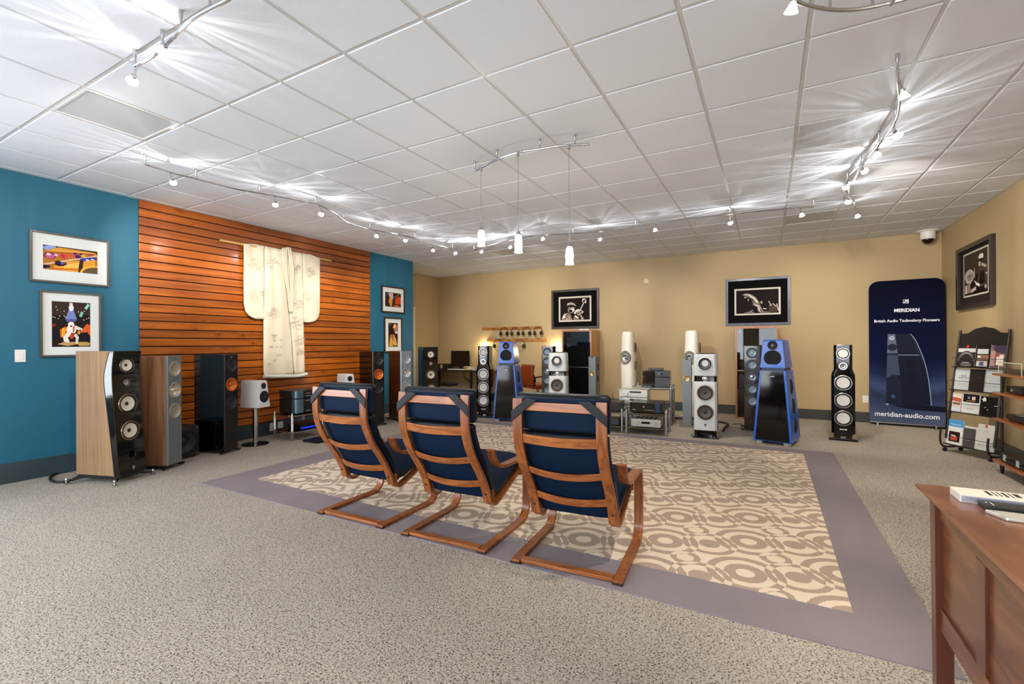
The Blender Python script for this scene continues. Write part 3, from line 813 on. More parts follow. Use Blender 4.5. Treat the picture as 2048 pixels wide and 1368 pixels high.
# ---- 6: big blue pyramidal speakers
M_bluegl = mat('bright_blue_lacquer', '#045cc6', .28, coat=.1)
M_blktex = mat('black_woodgrain_gloss', '#080606', .07, spec=.35)
def blue_tower(label, loc, rot):
    t = thing('active_speaker', label, 'speaker', loc, rot, 'blue pyramid speakers')
    hs, h = 1.015, 1.40
    wx = lambda z: .235 - .118*(z/h)**1.15
    def dep(z): return .56 - .20*(z/h)**2
    def ring(z, ins=0.0):
        w, d = wx(z) - ins, dep(z); f = .05*(z/h)
        return [(-w, f+ins, z), (w, f+ins, z), (w-.006, d+f-ins, z), (-w+.006, d+f-ins, z)]
    zs = [.045, .2, .4, .6, .8, .99]
    G().loft([ring(z) for z in zs]).build('bass_cabinet', M_bluegl, t, bevel=.008, seg=3)
    G().loft([ring(z) for z in (1.02, 1.15, 1.28, 1.385)] + [ring(1.40, .006)]).build('head_cabinet', M_bluegl, t, bevel=.006, seg=2)
    G().loft([ring(.988, .02), ring(1.024, .02)]).build('neck', M_black, t)
    # dark glossy front of the bass cabinet
    fr = []
    for z in (.055, .35, .7, .985):
        w = wx(z)-.028; f = .05*(z/h)
        fr.append([(-w, f-.004, z), (w, f-.004, z), (w, f+.004, z), (-w, f+.004, z)])
    fp = G().loft(fr).build('front_glass', M_blktex, t, bevel=.002)
    G().box(-.035, .029, .895, .035, .034, .935).build('display', mat('display_dark', '#1f2022', .2), fp)
    G().box(-.026, .0280, .905, .026, .0292, .911).build('name_mark', M_silver, fp)
    G().box(-.014, .0060, .225, .014, .0068, .245).build('badge', M_silver, fp)
    yf = lambda z: .05*(z/h)
    disc(t, 0, yf(1.155)+.001, 1.155, .105, M_mesh, name='midrange_grille')
    p = G().rev([(.060, -.003), (.060, .008), (.054, .011), (.050, .008), (.030, .003), (.001, .002)], (0, yf(1.325)+.001, 1.325), '-y', 28).build('tweeter', M_rubber, t)
    G().sphere((0, yf(1.325)-.001, 1.325), .016, 12).build('dome', M_chrome, p)
    for s in (-1, 1):
        for z in (.77, .51, .25):
            d = G().rev([(.105, -.012), (.105, .003), (.098, .006), (.001, .006)], (0, 0, 0), 'x' if s > 0 else '-x', 32).build('side_woofer', M_mesh, t)
            d.location = (s*(wx(z)-.006), dep(z)*.52, z); d.rotation_euler = (0, s*R(-5.5)*1, R(-2*s))
            d.scale = (1, 1.0, 1)
    for sx in (-1, 1):
        for y in (.06, .48): G().lathe([(.045, 0), (.048, .006), (.048, .036), (.04, .044)], (sx*.165, y, 0), 'z', 20).build('foot', M_silver, t)
    return t
blue_tower('bright blue pyramid speaker with dark glass front, left one near the orange office chair', (-4.02, 7.02, 0), R(15))
blue_tower('bright blue pyramid speaker with dark glass front, right one near the round white speakers', (.035, 7.06, 0), R(-13))

# ---- 7: brown five driver towers
def five_tower(label, loc, rot):
    t = thing('tower_speaker', label, 'speaker', loc, rot, 'brown five driver tower speakers')
    w, h = .11, 1.315
    G().box(-w, .0, .03, w, .38, h).build('cabinet', M_brown, t, bevel=.004)
    cut(t.children[-1], [(0, 0, z, .072, '-y', .06) for z in (1.205, 1.02, .835, .65, .465)])
    rg = mat('grey_blue_ring', '#5a666e', .3, metal=.6); cn = mat('grey_blue_cone', '#7d8b94', .35, metal=.4)
    for k, z in enumerate((1.205, 1.02, .835, .65, .465)):
        if k == 2: driver(t, 0, -.001, z, .085, rg, cn, M_silring, ringw=.14, capr=.45, dish=.35)
        else: driver(t, 0, -.001, z, .085, rg, cn, cn, ringw=.14, capr=.75, dish=.22, bulge=.02)
    text('KEF', .016, M_silver, t, (0, -.001, 1.296))
    G().box(-w-.05, .01, .012, w+.05, .05, .03).box(-w-.05, .33, .012, w+.05, .37, .03).build('outrigger', M_black, t)
    for sx in (-1, 1):
        for y in (.03, .35): G().lathe([(.004, 0), (.010, .012)], (sx*(w+.035), y, 0), 'z', 10).build('spike_foot', M_black, t)
    return t
five_tower('brown five driver tower speaker behind the left blue speaker, beside white speaker', (-3.76, 8.2, 0), R(14))
five_tower('brown five driver tower speaker half hidden by the right blue speaker', (-.225, 8.03, 0), R(3))

# ---- 8: white three section towers
M_lac = mat('white_lacquer', '#d6d9d9', .1, coat=.5)
def section_tower(label, loc, rot):
    t = thing('tower_speaker', label, 'speaker', loc, rot, 'white three section tower speakers')
    def ring(z, w=.155, fy=0.0, d=.42): return [(-w, .03+fy, z), (-w+.03, fy, z), (w-.03, fy, z), (w, .03+fy, z), (w+.01, .2+fy, z), (w-.05, d, z), (-w+.05, d, z), (-w-.01, .2+fy, z)]
    G().loft([ring(.10), ring(.3, fy=-.01), ring(.6, fy=-.005), ring(.805, fy=.0)]).build('bass_cabinet', M_lac, t, bevel=.010, seg=3)
    cut(t.children[-1], [(0, -.012, z, .098, '-y', .07) for z in (.645, .365)])
    G().loft([ring(.805, .148, .02), ring(.885, .148, .03)]).build('tweeter_section', M_gloss, t)
    G().loft([ring(.885, .157, -.006), ring(.95, .160, -.010), ring(1.18, .150, -.022), ring(1.205, .145, -.018)]).build('head_cabinet', M_lac, t, bevel=.010, seg=3)
    cut(t.children[-1], [(0, -.022, 1.06, .087, '-y', .08)])
    G().loft([ring(1.205, .13, -.02), ring(1.21, .13, -.02)]).build('top_glass', M_black, t)
    cn = mat('grey_weave_cone', '#4f4a46', .5, bump=.4, bscale=150)
    driver(t, 0, -.022, 1.06, .098, M_silring, cn, M_black, ringw=.10, capr=.3)
    p = G().rev([(.040, -.003), (.040, .006), (.034, .008), (.022, .001), (.001, .004)], (0, .024, .845), '-y', 24).build('tweeter', M_silring, t)
    for z in (.645, .365): driver(t, 0, -.012, z, .112, M_ring, cn, M_black, ringw=.12, capr=.3)
    ornament(t, 0, -.006, .175, .022, mat('badge_black', '#141414', .4))
    G().lathe([(.03, .02), (.03, .10)], (.12, .03, 0), 'z', 12).lathe([(.03, .02), (.03, .10)], (-.12, .03, 0), 'z', 12).box(-.14, .04, .02, .14, .38, .10).build('pedestal', M_gloss, t)
    pts = [(-.19, .0), (-.16, -.07), (.16, -.07), (.19, .0), (.19, .40), (-.19, .40)]
    G().prism(pts, 0, .02, 'xy').build('base', M_gloss, t, bevel=.006)
    return t
section_tower('white three section tower speaker half hidden behind the right lounge chair', (-3.20, 7.38, 0), R(12))
section_tower('white three section tower speaker right of the equipment rack', (-.80, 7.17, 0), R(4))

# ---- 9: slim grey speakers with side woofers
def grey_slim(label, loc, rot):
    t = thing('tower_speaker', label, 'speaker', loc, rot, 'slim grey tower speakers')
    w, h = .068, 1.11
    gm = mat('matte_grey', '#7c848b', .5); bm_ = mat('warm_grey_side', '#766c67', .5)
    G().box(-w, .012, .02, w, .32, h).build('cabinet', bm_, t, bevel=.003)
    cut(t.children[-1], [(w, .17, z, .062, 'x', .03) for z in (.90, .68)])
    G().box(-w, 0, .02, w, .012, h).build('front_panel', gm, t, bevel=.002)
    cut(t.children[-1], [(0, 0, .79, .044, '-y', .0115)])
    o = (0, 0, .79)
    p = G().rev([(.050, -.002), (.050, .003), (.046, .004), (.034, -.004), (.022, -.008), (.001, -.008)], o, '-y', 28).build('driver', mat('gold_driver', '#d0ad74', .3, metal=.7), t)
    G().sphere((0, .003, .79), .012, 10).build('dome', M_copcap, p)
    for z in (.90, .68):
        p = G().rev([(.072, -.003), (.072, .003), (.064, .005), (.055, -.006), (.03, -.010), (.001, -.010)], (w, .17, z), 'x', 28).build('side_woofer', mat('dark_taupe', '#3f3936', .45), t)
    G().box(-.02, -.001, h-.022, .02, .012, h+.001).build('display', M_black, t)
    G().prism([(-.12, -.05), (.12, -.05), (.12, .36), (-.12, .36)], 0, .02, 'xy').build('base', bm_, t, bevel=.005)
    return t
grey_slim('slim grey speaker with gold driver in front of the left glass cabinet', (-2.965, 8.52, 0), R(4))
grey_slim('slim grey speaker with gold driver just left of the white section speaker', (-1.165, 7.97, 0), R(6))

# ---- 10: tall white sculpted speakers
M_satwhite = mat('satin_ivory', '#ece8dc', .3)
def blade(label, loc, rot):
    t = thing('sculpted_speaker', label, 'speaker', loc, rot, 'tall white sculpted speakers')
    rings = []
    H_ = 1.59
    for k in range(25):
        u = k/24; z = .03 + (H_-.03)*u
        w = .115 + .022*math.sin(PI*min(1, u*1.05)) if u < .97 else .10
        yf = .06*abs(u-.55)**1.6*2.2 - .02
        d = .24 + .14*math.sin(PI*u)**.8 - (.05 if u > .97 else 0)
        if k == 24: w, d, yf = .10, d-.03, yf+.015
        ring = []
        for q in range(20):
            a = 2*PI*q/20; cx, cy = math.cos(a), math.sin(a)
            ex = abs(cx)**.55*(1 if cx >= 0 else -1); ey = abs(cy)**.75*(1 if cy >= 0 else -1)
            yy = yf + d*.5*(1 + ey)
            ring.append((w*ex*(1 if ey < .2 else 1-.45*ey), yy, z))
        rings.append(ring)
    G().loft(rings).build('cabinet', M_satwhite, t, angle=60)
    yf = .06*abs(.66-.55)**1.6*2.2 - .02
    o = (0, yf-.008, 1.08)
    p = G().rev([(.105, -.045), (.105, .001), (.10, .004), (.07, -.002), (.062, -.004)], (0, 0, 0), '-y', 36).build('driver', mat('olive_grey', '#78766a', .45), t)
    p.location = o; p.scale = (1, 1, 1.3)
    G().rev([(.062, -.004), (.058, .003), (.045, -.004), (.03, -.008), (.001, -.008)], (0, 0, .0), '-y', 28).build('cone', M_silring, p).scale = (1, 1, .77)
    G().sphere((0, -.004, 0), .018, 12).build('dome', M_alu, p)
    for z in (1.28, .92):
        d = G().rev([(.095, -.01), (.095, .004), (.085, .006), (.07, -.003), (.03, -.008), (.001, -.008)], (0, 0, 0), 'x', 32).build('side_woofer', mat('brown_woofer', '#6c5638', .45), t)
        d.location = (.128, .19, z); d.rotation_euler = (0, 0, R(12))
    G().prism([(-.16, -.06), (.16, -.06), (.18, .38), (-.18, .38)], 0, .03, 'xy').build('base', M_satwhite, t, bevel=.008)
    return t
blade('tall white sculpted speaker with oval driver, left of the stacked black components', (-2.46, 9.05, 0), R(-8))
blade('tall white sculpted speaker with oval driver, behind the white section speaker', (-1.27, 9.05, 0), R(-10))

# ---- 11: tall cabinets with dark glass fronts by the back wall
M_cabwood = wood('honey_veneer', '#8d5a24', '#c88f45', 'Z', 14.0, .03, .3, .3, bands=6)
M_cabred = wood('cherry_edge', '#8c4f2b', '#b9764a', 'Z', 9.0, .05, .3, .3, bands=4)
M_dglass = mat('dark_mirror_glass', '#0a0e10', .02, spec=.6)
def glass_cabinet(label, loc, rot, w):
    t = thing('glass_cabinet', label, 'cabinet', loc, rot, 'tall glass fronted cabinets')
    h, d = 1.645, .5
    G().box(-w/2, .012, 0, -w/2+.02, d, h-.02).build('side_panel', M_cabwood, t)
    G().box(w/2-.02, .012, 0, w/2, d, h-.02).build('side_panel', M_cabwood, t)
    G().box(-w/2, .012, h-.02, w/2, d, h).build('top_panel', M_cabwood, t)
    G().box(-w/2+.02, d-.012, 0, w/2-.02, d, h-.02).build('back_panel', M_dark, t)
    f = .032
    fr = G().box(-w/2, -.012, 0, -w/2+f, .012, h).box(w/2-f, -.012, 0, w/2, .012, h).box(-w/2+f, -.012, h-f, w/2-f, .012, h).box(-w/2+f, -.012, 0, w/2-f, .012, f).build('door_frame', M_cabred, t, bevel=.003)
    G().box(-w/2+f, -.004, f, w/2-f, .004, h-f).build('glass', M_dglass, t)
    G().box(-w/2+f, -.006, .86, w/2-f, -.004, .868).build('glazing_bar', M_steel, t)
    return t
glass_cabinet('tall honey wood cabinet with dark glass door, left of the white sculpted speakers', (-3.545, 9.22, 0), R(0), .66)
glass_cabinet('tall cherry edged cabinet with dark glass door behind the right blue speaker', (-.195, 9.235, 0), R(0), .66)
# ================================================================ PICTURES
def art(parent, w, h, bg, shapes, y, name='printed_picture'):
    """flat print: polygons (0..1 coordinates) on a picture sheet, later ones on top"""
    ms = [bg]; g = G(); g.box(-w/2, y, -h/2, w/2, y + .001, h/2)
    for k, (m, pl) in enumerate(shapes):
        if m not in ms: ms.append(m)
        g.cur = ms.index(m)
        yy = y - .00004*(k + 1)
        pts = [(-w/2 + min(1, max(0, a))*w, yy, -h/2 + min(1, max(0, b))*h) for a, b in pl]
        g.add(pts, [tuple(range(len(pts)))])
    g.cur = 0
    me = g.build(name, ms, parent, smooth=False)
    return me
def ink(c): return mat('print_' + c.strip('#'), c, .6, spec=.12)
def picture(name, label, cat, loc, rot, w, h, fw, fm, mm, aw, ah, bg, shapes, inner=None, grp=None, dz=0.0, depth=.028):
    """framed print; loc is the centre on the wall; local front faces -Y"""
    t = thing(name, label, cat, loc, rot, grp)
    g = G().box(-w/2, -depth, -h/2, -w/2+fw, -.001, h/2).box(w/2-fw, -depth, -h/2, w/2, -.001, h/2).box(-w/2+fw, -depth, h/2-fw, w/2-fw, -.001, h/2).box(-w/2+fw, -depth, -h/2, w/2-fw, -.001, -h/2+fw)
    g.build('frame', fm, t, bevel=.003)
    # mat board with a window
    a, b = aw/2, ah/2; x, z = w/2-fw, h/2-fw
    G().box(-x, -.012, b+dz, x, -.008, z).box(-x, -.012, -z, x, -.008, -b+dz).box(-x, -.012, -b+dz, -a, -.008, b+dz).box(a, -.012, -b+dz, x, -.008, b+dz).build('mat_board', mm, t, smooth=False)
    if inner:
        m2, iw = inner
        G().box(-a-iw, -.0135, b+dz, a+iw, -.012, b+dz+iw).box(-a-iw, -.0135, -b-iw+dz, a+iw, -.012, -b+dz).box(-a-iw, -.0135, -b+dz, -a, -.012, b+dz).box(a, -.0135, -b+dz, a+iw, -.012, b+dz).build('inner_mat', m2, t, smooth=False)
    p = art(t, aw, ah, bg, shapes, -.008); p.location = (0, 0, dz)
    return t
M_fr = mat('pewter_frame', '#5f605b', .3, metal=.6)
M_frb = mat('bronze_black_frame', '#2b221d', .35)
M_mat = mat('white_mat_board', '#dfe3e4', .7)
M_blkmat = mat('black_mat_board', '#0b0808', .8, spec=.1)
M_frgrey = mat('slate_frame', '#3f4350', .3, metal=.4)
M_fillet = mat('cream_fillet', '#cfc8ba', .4)
def blob(cx, cz, rx, rz, n=14, rot=0, wob=0.0, seed=0):
    rnd = random.Random(seed); out = []
    for k in range(n):
        a = 2*PI*k/n; q = 1 + wob*(rnd.random()-.5)*2
        x, z = rx*q*math.cos(a), rz*q*math.sin(a)
        out.append((cx + x*math.cos(R(rot)) - z*math.sin(R(rot)), cz + x*math.sin(R(rot)) + z*math.cos(R(rot))))
    return out
def bar(x0, z0, x1, z1, t0, t1=None):
    t1 = t0 if t1 is None else t1
    dx, dz = x1-x0, z1-z0; l = math.hypot(dx, dz) or 1; nx, nz = -dz/l, dx/l
    return [(x0+nx*t0, z0+nz*t0), (x1+nx*t1, z1+nz*t1), (x1-nx*t1, z1-nz*t1), (x0-nx*t0, z0-nz*t0)]
# saxophone close up
sax = [(ink('#3a2f2a'), [(0, .8), (0, 1), (1, 1), (1, .85), (.6, .95)]), (ink('#8aa2dc'), blob(.12, .9, .13, .1, rot=20)),
       (ink('#d7973a'), [(.05, .78), (.28, .97), (.95, .93), (1, .8), (.55, .82), (.2, .7)]), (ink('#a5661f'), bar(.1, .72, .95, .86, .03)),
       (ink('#e8b75c'), bar(.15, .80, .9, .90, .014)),
       (ink('#5a1e5e'), blob(.12, .58, .11, .13)), (ink('#c25b86'), blob(.12, .57, .085, .11)), (ink('#f0c8dd'), blob(.10, .63, .04, .05)),
       (ink('#d04f33'), blob(.36, .62, .085, .12)), (ink('#7a2273'), bar(.33, .70, .38, .52, .012)), (ink('#e0b0e0'), blob(.23, .63, .035, .05)),
       (ink('#cf5a3e'), blob(.53, .68, .075, .10)), (ink('#3d2470'), blob(.62, .68, .05, .08, wob=.3)), (ink('#d9b24c'), blob(.73, .74, .05, .06)), (ink('#b04a52'), blob(.86, .82, .06, .05)),
       (ink('#54206a'), blob(.57, .80, .03, .05, wob=.4)), (ink('#54206a'), blob(.68, .80, .03, .04, wob=.4)),
       (ink('#dcab86'), bar(0, .18, .98, .78, .028)), (ink('#f1d9c0'), bar(0, .21, .98, .80, .009)), (ink('#6b3a22'), bar(0, .14, .98, .74, .008)),
       (ink('#e9a03b'), [(.18, .16), (.45, .42), (.95, .62), (.95, .3), (.64, .0), (.2, .02)]), (ink('#f3c15e'), [(.4, .30), (.72, .45), (.66, .2), (.35, .12)]),
       (ink('#c86a25'), bar(.12, .06, .7, .12, .03, .02)), (ink('#2a2030'), blob(.30, .29, .10, .11, wob=.25, seed=2)), (ink('#6a55b0'), blob(.34, .32, .035, .05, wob=.4)),
       (ink('#20243a'), blob(.05, .12, .07, .07, wob=.3)), (ink('#243e9e'), bar(.68, .55, 1.0, .70, .06)), (ink('#c8d0f0'), blob(.80, .58, .035, .035, wob=.4)), (ink('#c8d0f0'), blob(.90, .63, .03, .03, wob=.4)),
       (ink('#3a2a2c'), [(.66, .55), (.73, .52), (.71, .2), (.66, 0), (.63, 0), (.64, .3)]),
       (ink('#f2b844'), circ(1.0, .02, .335, 14, 90, 180) + [(.66, 0), (1, 0)]), (ink('#6a5540'), circ(1.0, .0, .29, 14, 90, 180) + [(.71, 0), (1, 0)])]
picture('framed_picture', 'framed saxophone close-up print with white mat, upper left on blue wall', 'picture', (WL, 2.083, 2.294), R(90), .656, .53, .022, M_fr, M_mat, .45, .255, ink('#b3742c'), sax, grp='music pictures on the blue wall')
# guitarist on stage
gtr = [(ink('#241c1a'), [(0, .0), (0, 1), (1, 1), (1, 0)]), (ink('#3a2d27'), [(0, .7), (0, 1), (1, 1), (1, .72)]),
       (ink('#7a86c8'), [(.46, .88), (.53, .88), (.64, .62), (.34, .62)]), (ink('#5a5a9a'), [(.34, .62), (.64, .62), (.60, .56), (.37, .56)]), (ink('#e8e6f4'), blob(.495, .87, .065, .075)), (ink('#f3c9c6'), blob(.49, .955, .05, .03)),
       (ink('#8fd9bd'), bar(.87, .86, .96, .97, .035)), (ink('#7fcab0'), bar(.73, .68, .79, .79, .035)),
       (ink('#d9601e'), [(.2, .22), (.2, .38), (.36, .46), (.4, .3), (.3, .2)]), (ink('#f2b22d'), [(.24, .24), (.26, .42), (.36, .4), (.3, .22)]), (ink('#d9622a'), [(.72, .32), (.9, .52), (1, .5), (1, .26), (.92, .3)]), (ink('#8f2a1f'), [(0, .48), (.08, .52), (.12, .46), (0, .44)]),
       (ink('#f0a030'), blob(.69, .33, .04, .05)), (ink('#1c1a22'), [(0, .18), (0, .4), (.2, .38), (.22, .18)]), (ink('#1c1a22'), [(.72, .12), (.72, .32), (.94, .33), (.96, .14)]),
       (ink('#c49b5e'), [(.14, .06), (.3, .11), (.9, .11), (1, .08), (.96, .02), (.7, .02), (.66, .06), (.4, .02)])]
for x, z in ((.03, .66), (.08, .645), (.16, .62), (.14, .81), (.2, .68), (.31, .79), (.31, .69), (.34, .66), (.82, .61), (.9, .64), (.96, .66), (.68, .79), (.84, .81), (.11, .88)):
    gtr.append((ink('#efe4d6'), blob(x, z, .014, .012, 8)))
gtr += [(ink('#ece6dc'), [(.28, .22), (.36, .3), (.5, .28), (.5, .22), (.4, .22), (.45, .1), (.38, .1), (.3, .12)]), (ink('#dcd8d2'), [(.54, .26), (.62, .3), (.69, .22), (.66, .07), (.6, .08), (.61, .2)]),
        (ink('#f1ece4'), [(.38, .3), (.37, .42), (.44, .5), (.58, .48), (.62, .36), (.56, .26), (.42, .27)]), (ink('#e9e2d6'), bar(.58, .44, .78, .39, .045, .025)),
        (ink('#c8442c'), [(.44, .22), (.5, .33), (.58, .3), (.56, .22), (.5, .17)]), (ink('#2b1c16'), bar(.53, .27, .75, .4, .008)), (ink('#b8502f'), bar(.56, .5, .55, .33, .02)),
        (ink('#f4efe6'), blob(.49, .5, .085, .06)), (ink('#7a5138'), blob(.49, .465, .035, .02))]
picture('framed_picture', 'framed print of a guitarist on stage with white mat, lower left on blue wall', 'picture', (WL, 2.083, 1.595), R(90), .508, .70, .022, M_fr, M_mat, .318, .485, ink('#241c1a'), gtr, grp='music pictures on the blue wall')
sm1 = [(ink('#8f5f3a'), [(.2, .3), (.3, .9), (.5, .95), (.5, .5), (.42, .05), (.3, .1)]), (ink('#cfa8a8'), [(.2, .95), (.5, .98), (.52, .6), (.4, .5), (.28, .65)]), (ink('#d89a45'), [(.22, .5), (.34, .6), (.46, .4), (.43, .04), (.33, .04)]),
       (ink('#5a2f6a'), blob(.14, .85, .07, .1)), (ink('#b9b0c0'), blob(.36, .8, .07, .12, wob=.4, seed=4)), (ink('#cf4a25'), [(.6, .3), (.66, .6), (.85, .78), (1, .7), (1, .2), (.7, .15)]), (ink('#e0733a'), [(.5, .06), (.9, .02), (.95, .1), (.6, .14)]), (ink('#c8a07a'), bar(.6, .68, .9, .95, .015)), (ink('#3a1a14'), bar(.62, .2, .98, .22, .02))]
picture('framed_picture', 'small framed orange and brown print, upper one on the narrow blue wall', 'picture', (WL, 7.005, 2.258), R(90), .655, .53, .028, M_frb, M_mat, .45, .285, ink('#33201a'), sm1, grp='music pictures on the blue wall')
sm2 = [(ink('#a8742f'), [(.05, .02), (.2, .5), (.45, .55), (.7, .5), (.98, .05)]), (ink('#d9a450'), [(.1, .02), (.28, .42), (.5, .2), (.45, .02)]), (ink('#e3b565'), [(.55, .1), (.6, .45), (.8, .3), (.95, .05)]), (ink('#2a1a12'), bar(.4, .5, .8, .1, .012)),
       (ink('#d08a4a'), blob(.72, .83, .24, .13, wob=.3, seed=3)), (ink('#f0cfa0'), blob(.66, .88, .1, .07, wob=.3)), (ink('#e9d8c8'), blob(.84, .62, .13, .07, wob=.4, seed=8)), (ink('#b3642f'), blob(.74, .74, .07, .06)), (ink('#221510'), blob(.42, .57, .13, .07, wob=.3)), (ink('#6b4630'), [(.02, .9), (.35, .9), (.35, .97), (.02, .97)])]
picture('framed_picture', 'small framed gold and brown portrait print, lower one on the narrow blue wall', 'picture', (WL, 6.998, 1.553), R(90), .505, .70, .028, M_frb, M_mat, .27, .48, ink('#2a1a14'), sm2, grp='music pictures on the blue wall')
# black and white musicians
K, Wt, Gy, Lg = ink('#160b08'), ink('#e9e2da'), ink('#8a7d74'), ink('#b9aca2')
trump = [(Gy, [(.04, .0), (.06, .14), (.14, .3), (.24, .34), (.34, .28), (.42, .0)]), (Wt, [(.05, .06), (.12, .28), (.2, .3), (.16, .12)]), (Lg, [(.2, .02), (.26, .24), (.36, .2), (.32, .02)]), (K, bar(.14, .26, .3, .06, .012)), (K, bar(.22, .3, .36, .1, .010)),
         (Gy, blob(.37, .47, .12, .16)), (Wt, blob(.42, .46, .07, .09)), (K, blob(.36, .42, .06, .06)), (Lg, blob(.44, .56, .06, .03)), (K, bar(.24, .66, .52, .62, .05)), (Lg, [(.22, .66), (.25, .78), (.38, .82), (.5, .74), (.55, .6), (.47, .68), (.35, .71)]),
         (Gy, [(.44, .06), (.5, .2), (.62, .16), (.66, .02), (.48, .0)]), (Wt, bar(.5, .2, .6, .08, .03)), (Wt, [(.46, .3), (.52, .44), (.62, .5), (.66, .44), (.56, .36), (.52, .26)]), (Lg, [(.56, .3), (.6, .42), (.74, .44), (.79, .36), (.76, .28), (.7, .3), (.68, .22), (.6, .2)]), (K, blob(.70, .36, .045, .03)), (K, blob(.62, .30, .035, .03)), (Wt, bar(.72, .30, .78, .38, .02)),
         (Wt, bar(.66, .4, .80, .76, .018, .014)), (Lg, blob(.815, .86, .075, .11)), (K, blob(.82, .84, .045, .06)), (Wt, blob(.79, .92, .04, .04)), (Wt, blob(.86, .80, .03, .05)), (Wt, bar(.7, .22, .72, .12, .018)), (Lg, blob(.75, .06, .04, .07))]
picture('framed_photograph', 'black framed photograph of a capped musician with a raised horn', 'picture', (-3.80, WB, 2.137), 0, 1.13, .885, .05, M_frb, M_blkmat, .70, .49, K, trump, inner=(M_fillet, .038), grp='black and white music photographs')
conga = [(Gy, [(.18, .78), (.26, .84), (.36, .82), (.46, .7), (.54, .5), (.58, .3), (.5, .34), (.42, .36), (.38, .52), (.34, .66)]), (Lg, [(.14, .8), (.22, .86), (.32, .84), (.36, .76), (.26, .78)]), (Wt, bar(.3, .80, .42, .64, .022)), (Wt, bar(.40, .70, .52, .48, .016)), (K, bar(.36, .62, .48, .44, .02)), (Wt, bar(.42, .58, .5, .44, .012)),
         (Lg, blob(.22, .69, .03, .03)), (Wt, blob(.29, .58, .015, .035)), (Gy, [(.38, .38), (.46, .42), (.58, .34), (.6, .2), (.52, .06), (.5, .26)]), (Wt, bar(.44, .38, .56, .28, .014)), (Wt, bar(.53, .26, .57, .06, .014)), (Lg, bar(.57, .26, .64, .05, .012)), (Lg, blob(.6, .46, .03, .05, wob=.5, seed=3)), (Gy, [(.16, .02), (.3, .08), (.42, .06), (.44, .02)]), (Gy, bar(.32, .06, .4, .14, .02)),
         (Gy, [(.54, .02), (.6, .08), (.78, .06), (.8, .02)]), (Wt, bar(.64, .20, .72, .17, .016)), (ink('#4a3c34'), [(.77, .04), (.78, .3), (.82, .36), (.95, .3), (.97, .04)]), (Wt, bar(.77, .5, .82, .34, .008)), (Wt, bar(.86, .4, .94, .27, .010)), (Wt, bar(.955, .38, .99, .1, .009)), (Lg, bar(.79, .34, .84, .32, .02))]
picture('framed_photograph', 'slate framed photograph of a bowed performer and hands, right on back wall', 'picture', (-.185, WB, 2.13), 0, 1.065, .885, .045, M_frgrey, M_blkmat, .70, .44, K, conga, inner=(M_fillet, .03), grp='black and white music photographs')
drum = [(ink('#3c3028'), [(0, .35), (0, 1), (1, 1), (1, .5)]), (K, [(0, 0), (0, .42), (1, .5), (1, 0)]), (Lg, blob(.22, .46, .21, .17)), (Gy, blob(.24, .45, .14, .11)), (K, blob(.24, .46, .025, .02)), (Wt, bar(.1, .5, .34, .56, .006)),
        (ink('#4a3d38'), [(.55, .2), (.62, .5), (.72, .7), (.92, .66), (.98, .4), (.95, .16), (.7, .14)]), (Lg, bar(.74, .66, .92, .58, .03)), (K, [(.62, .2), (.68, .5), (.84, .5), (.88, .2)]), (Wt, blob(.72, .84, .1, .07)), (K, blob(.71, .77, .09, .035)), (Lg, blob(.66, .68, .05, .06)), (Wt, bar(.5, .25, .66, .18, .03)), (Wt, bar(.44, .32, .58, .19, .012)), (Wt, bar(.44, .62, .46, .4, .008)),
        (Gy, [(.02, .04), (.02, .26), (.26, .28), (.28, .06)]), (Wt, bar(.07, .25, .07, .05, .02)), (Lg, [(.28, .12), (.5, .18), (.52, .1), (.3, .04)]), (Lg, bar(.05, .32, .3, .28, .01)), (Wt, blob(.93, .42, .03, .02)), (Lg, blob(.9, .12, .04, .05))]
picture('framed_photograph', 'black framed photograph of a drummer in a headscarf on the right wall', 'picture', (WR, 8.38, 2.247), R(-90), 1.21, .865, .06, M_frb, mat('charcoal_mat_board', '#2b2622', .8, spec=.1), .80, .56, K, drum, inner=(M_fillet, .022), grp='black and white music photographs', dz=.03, depth=.05)

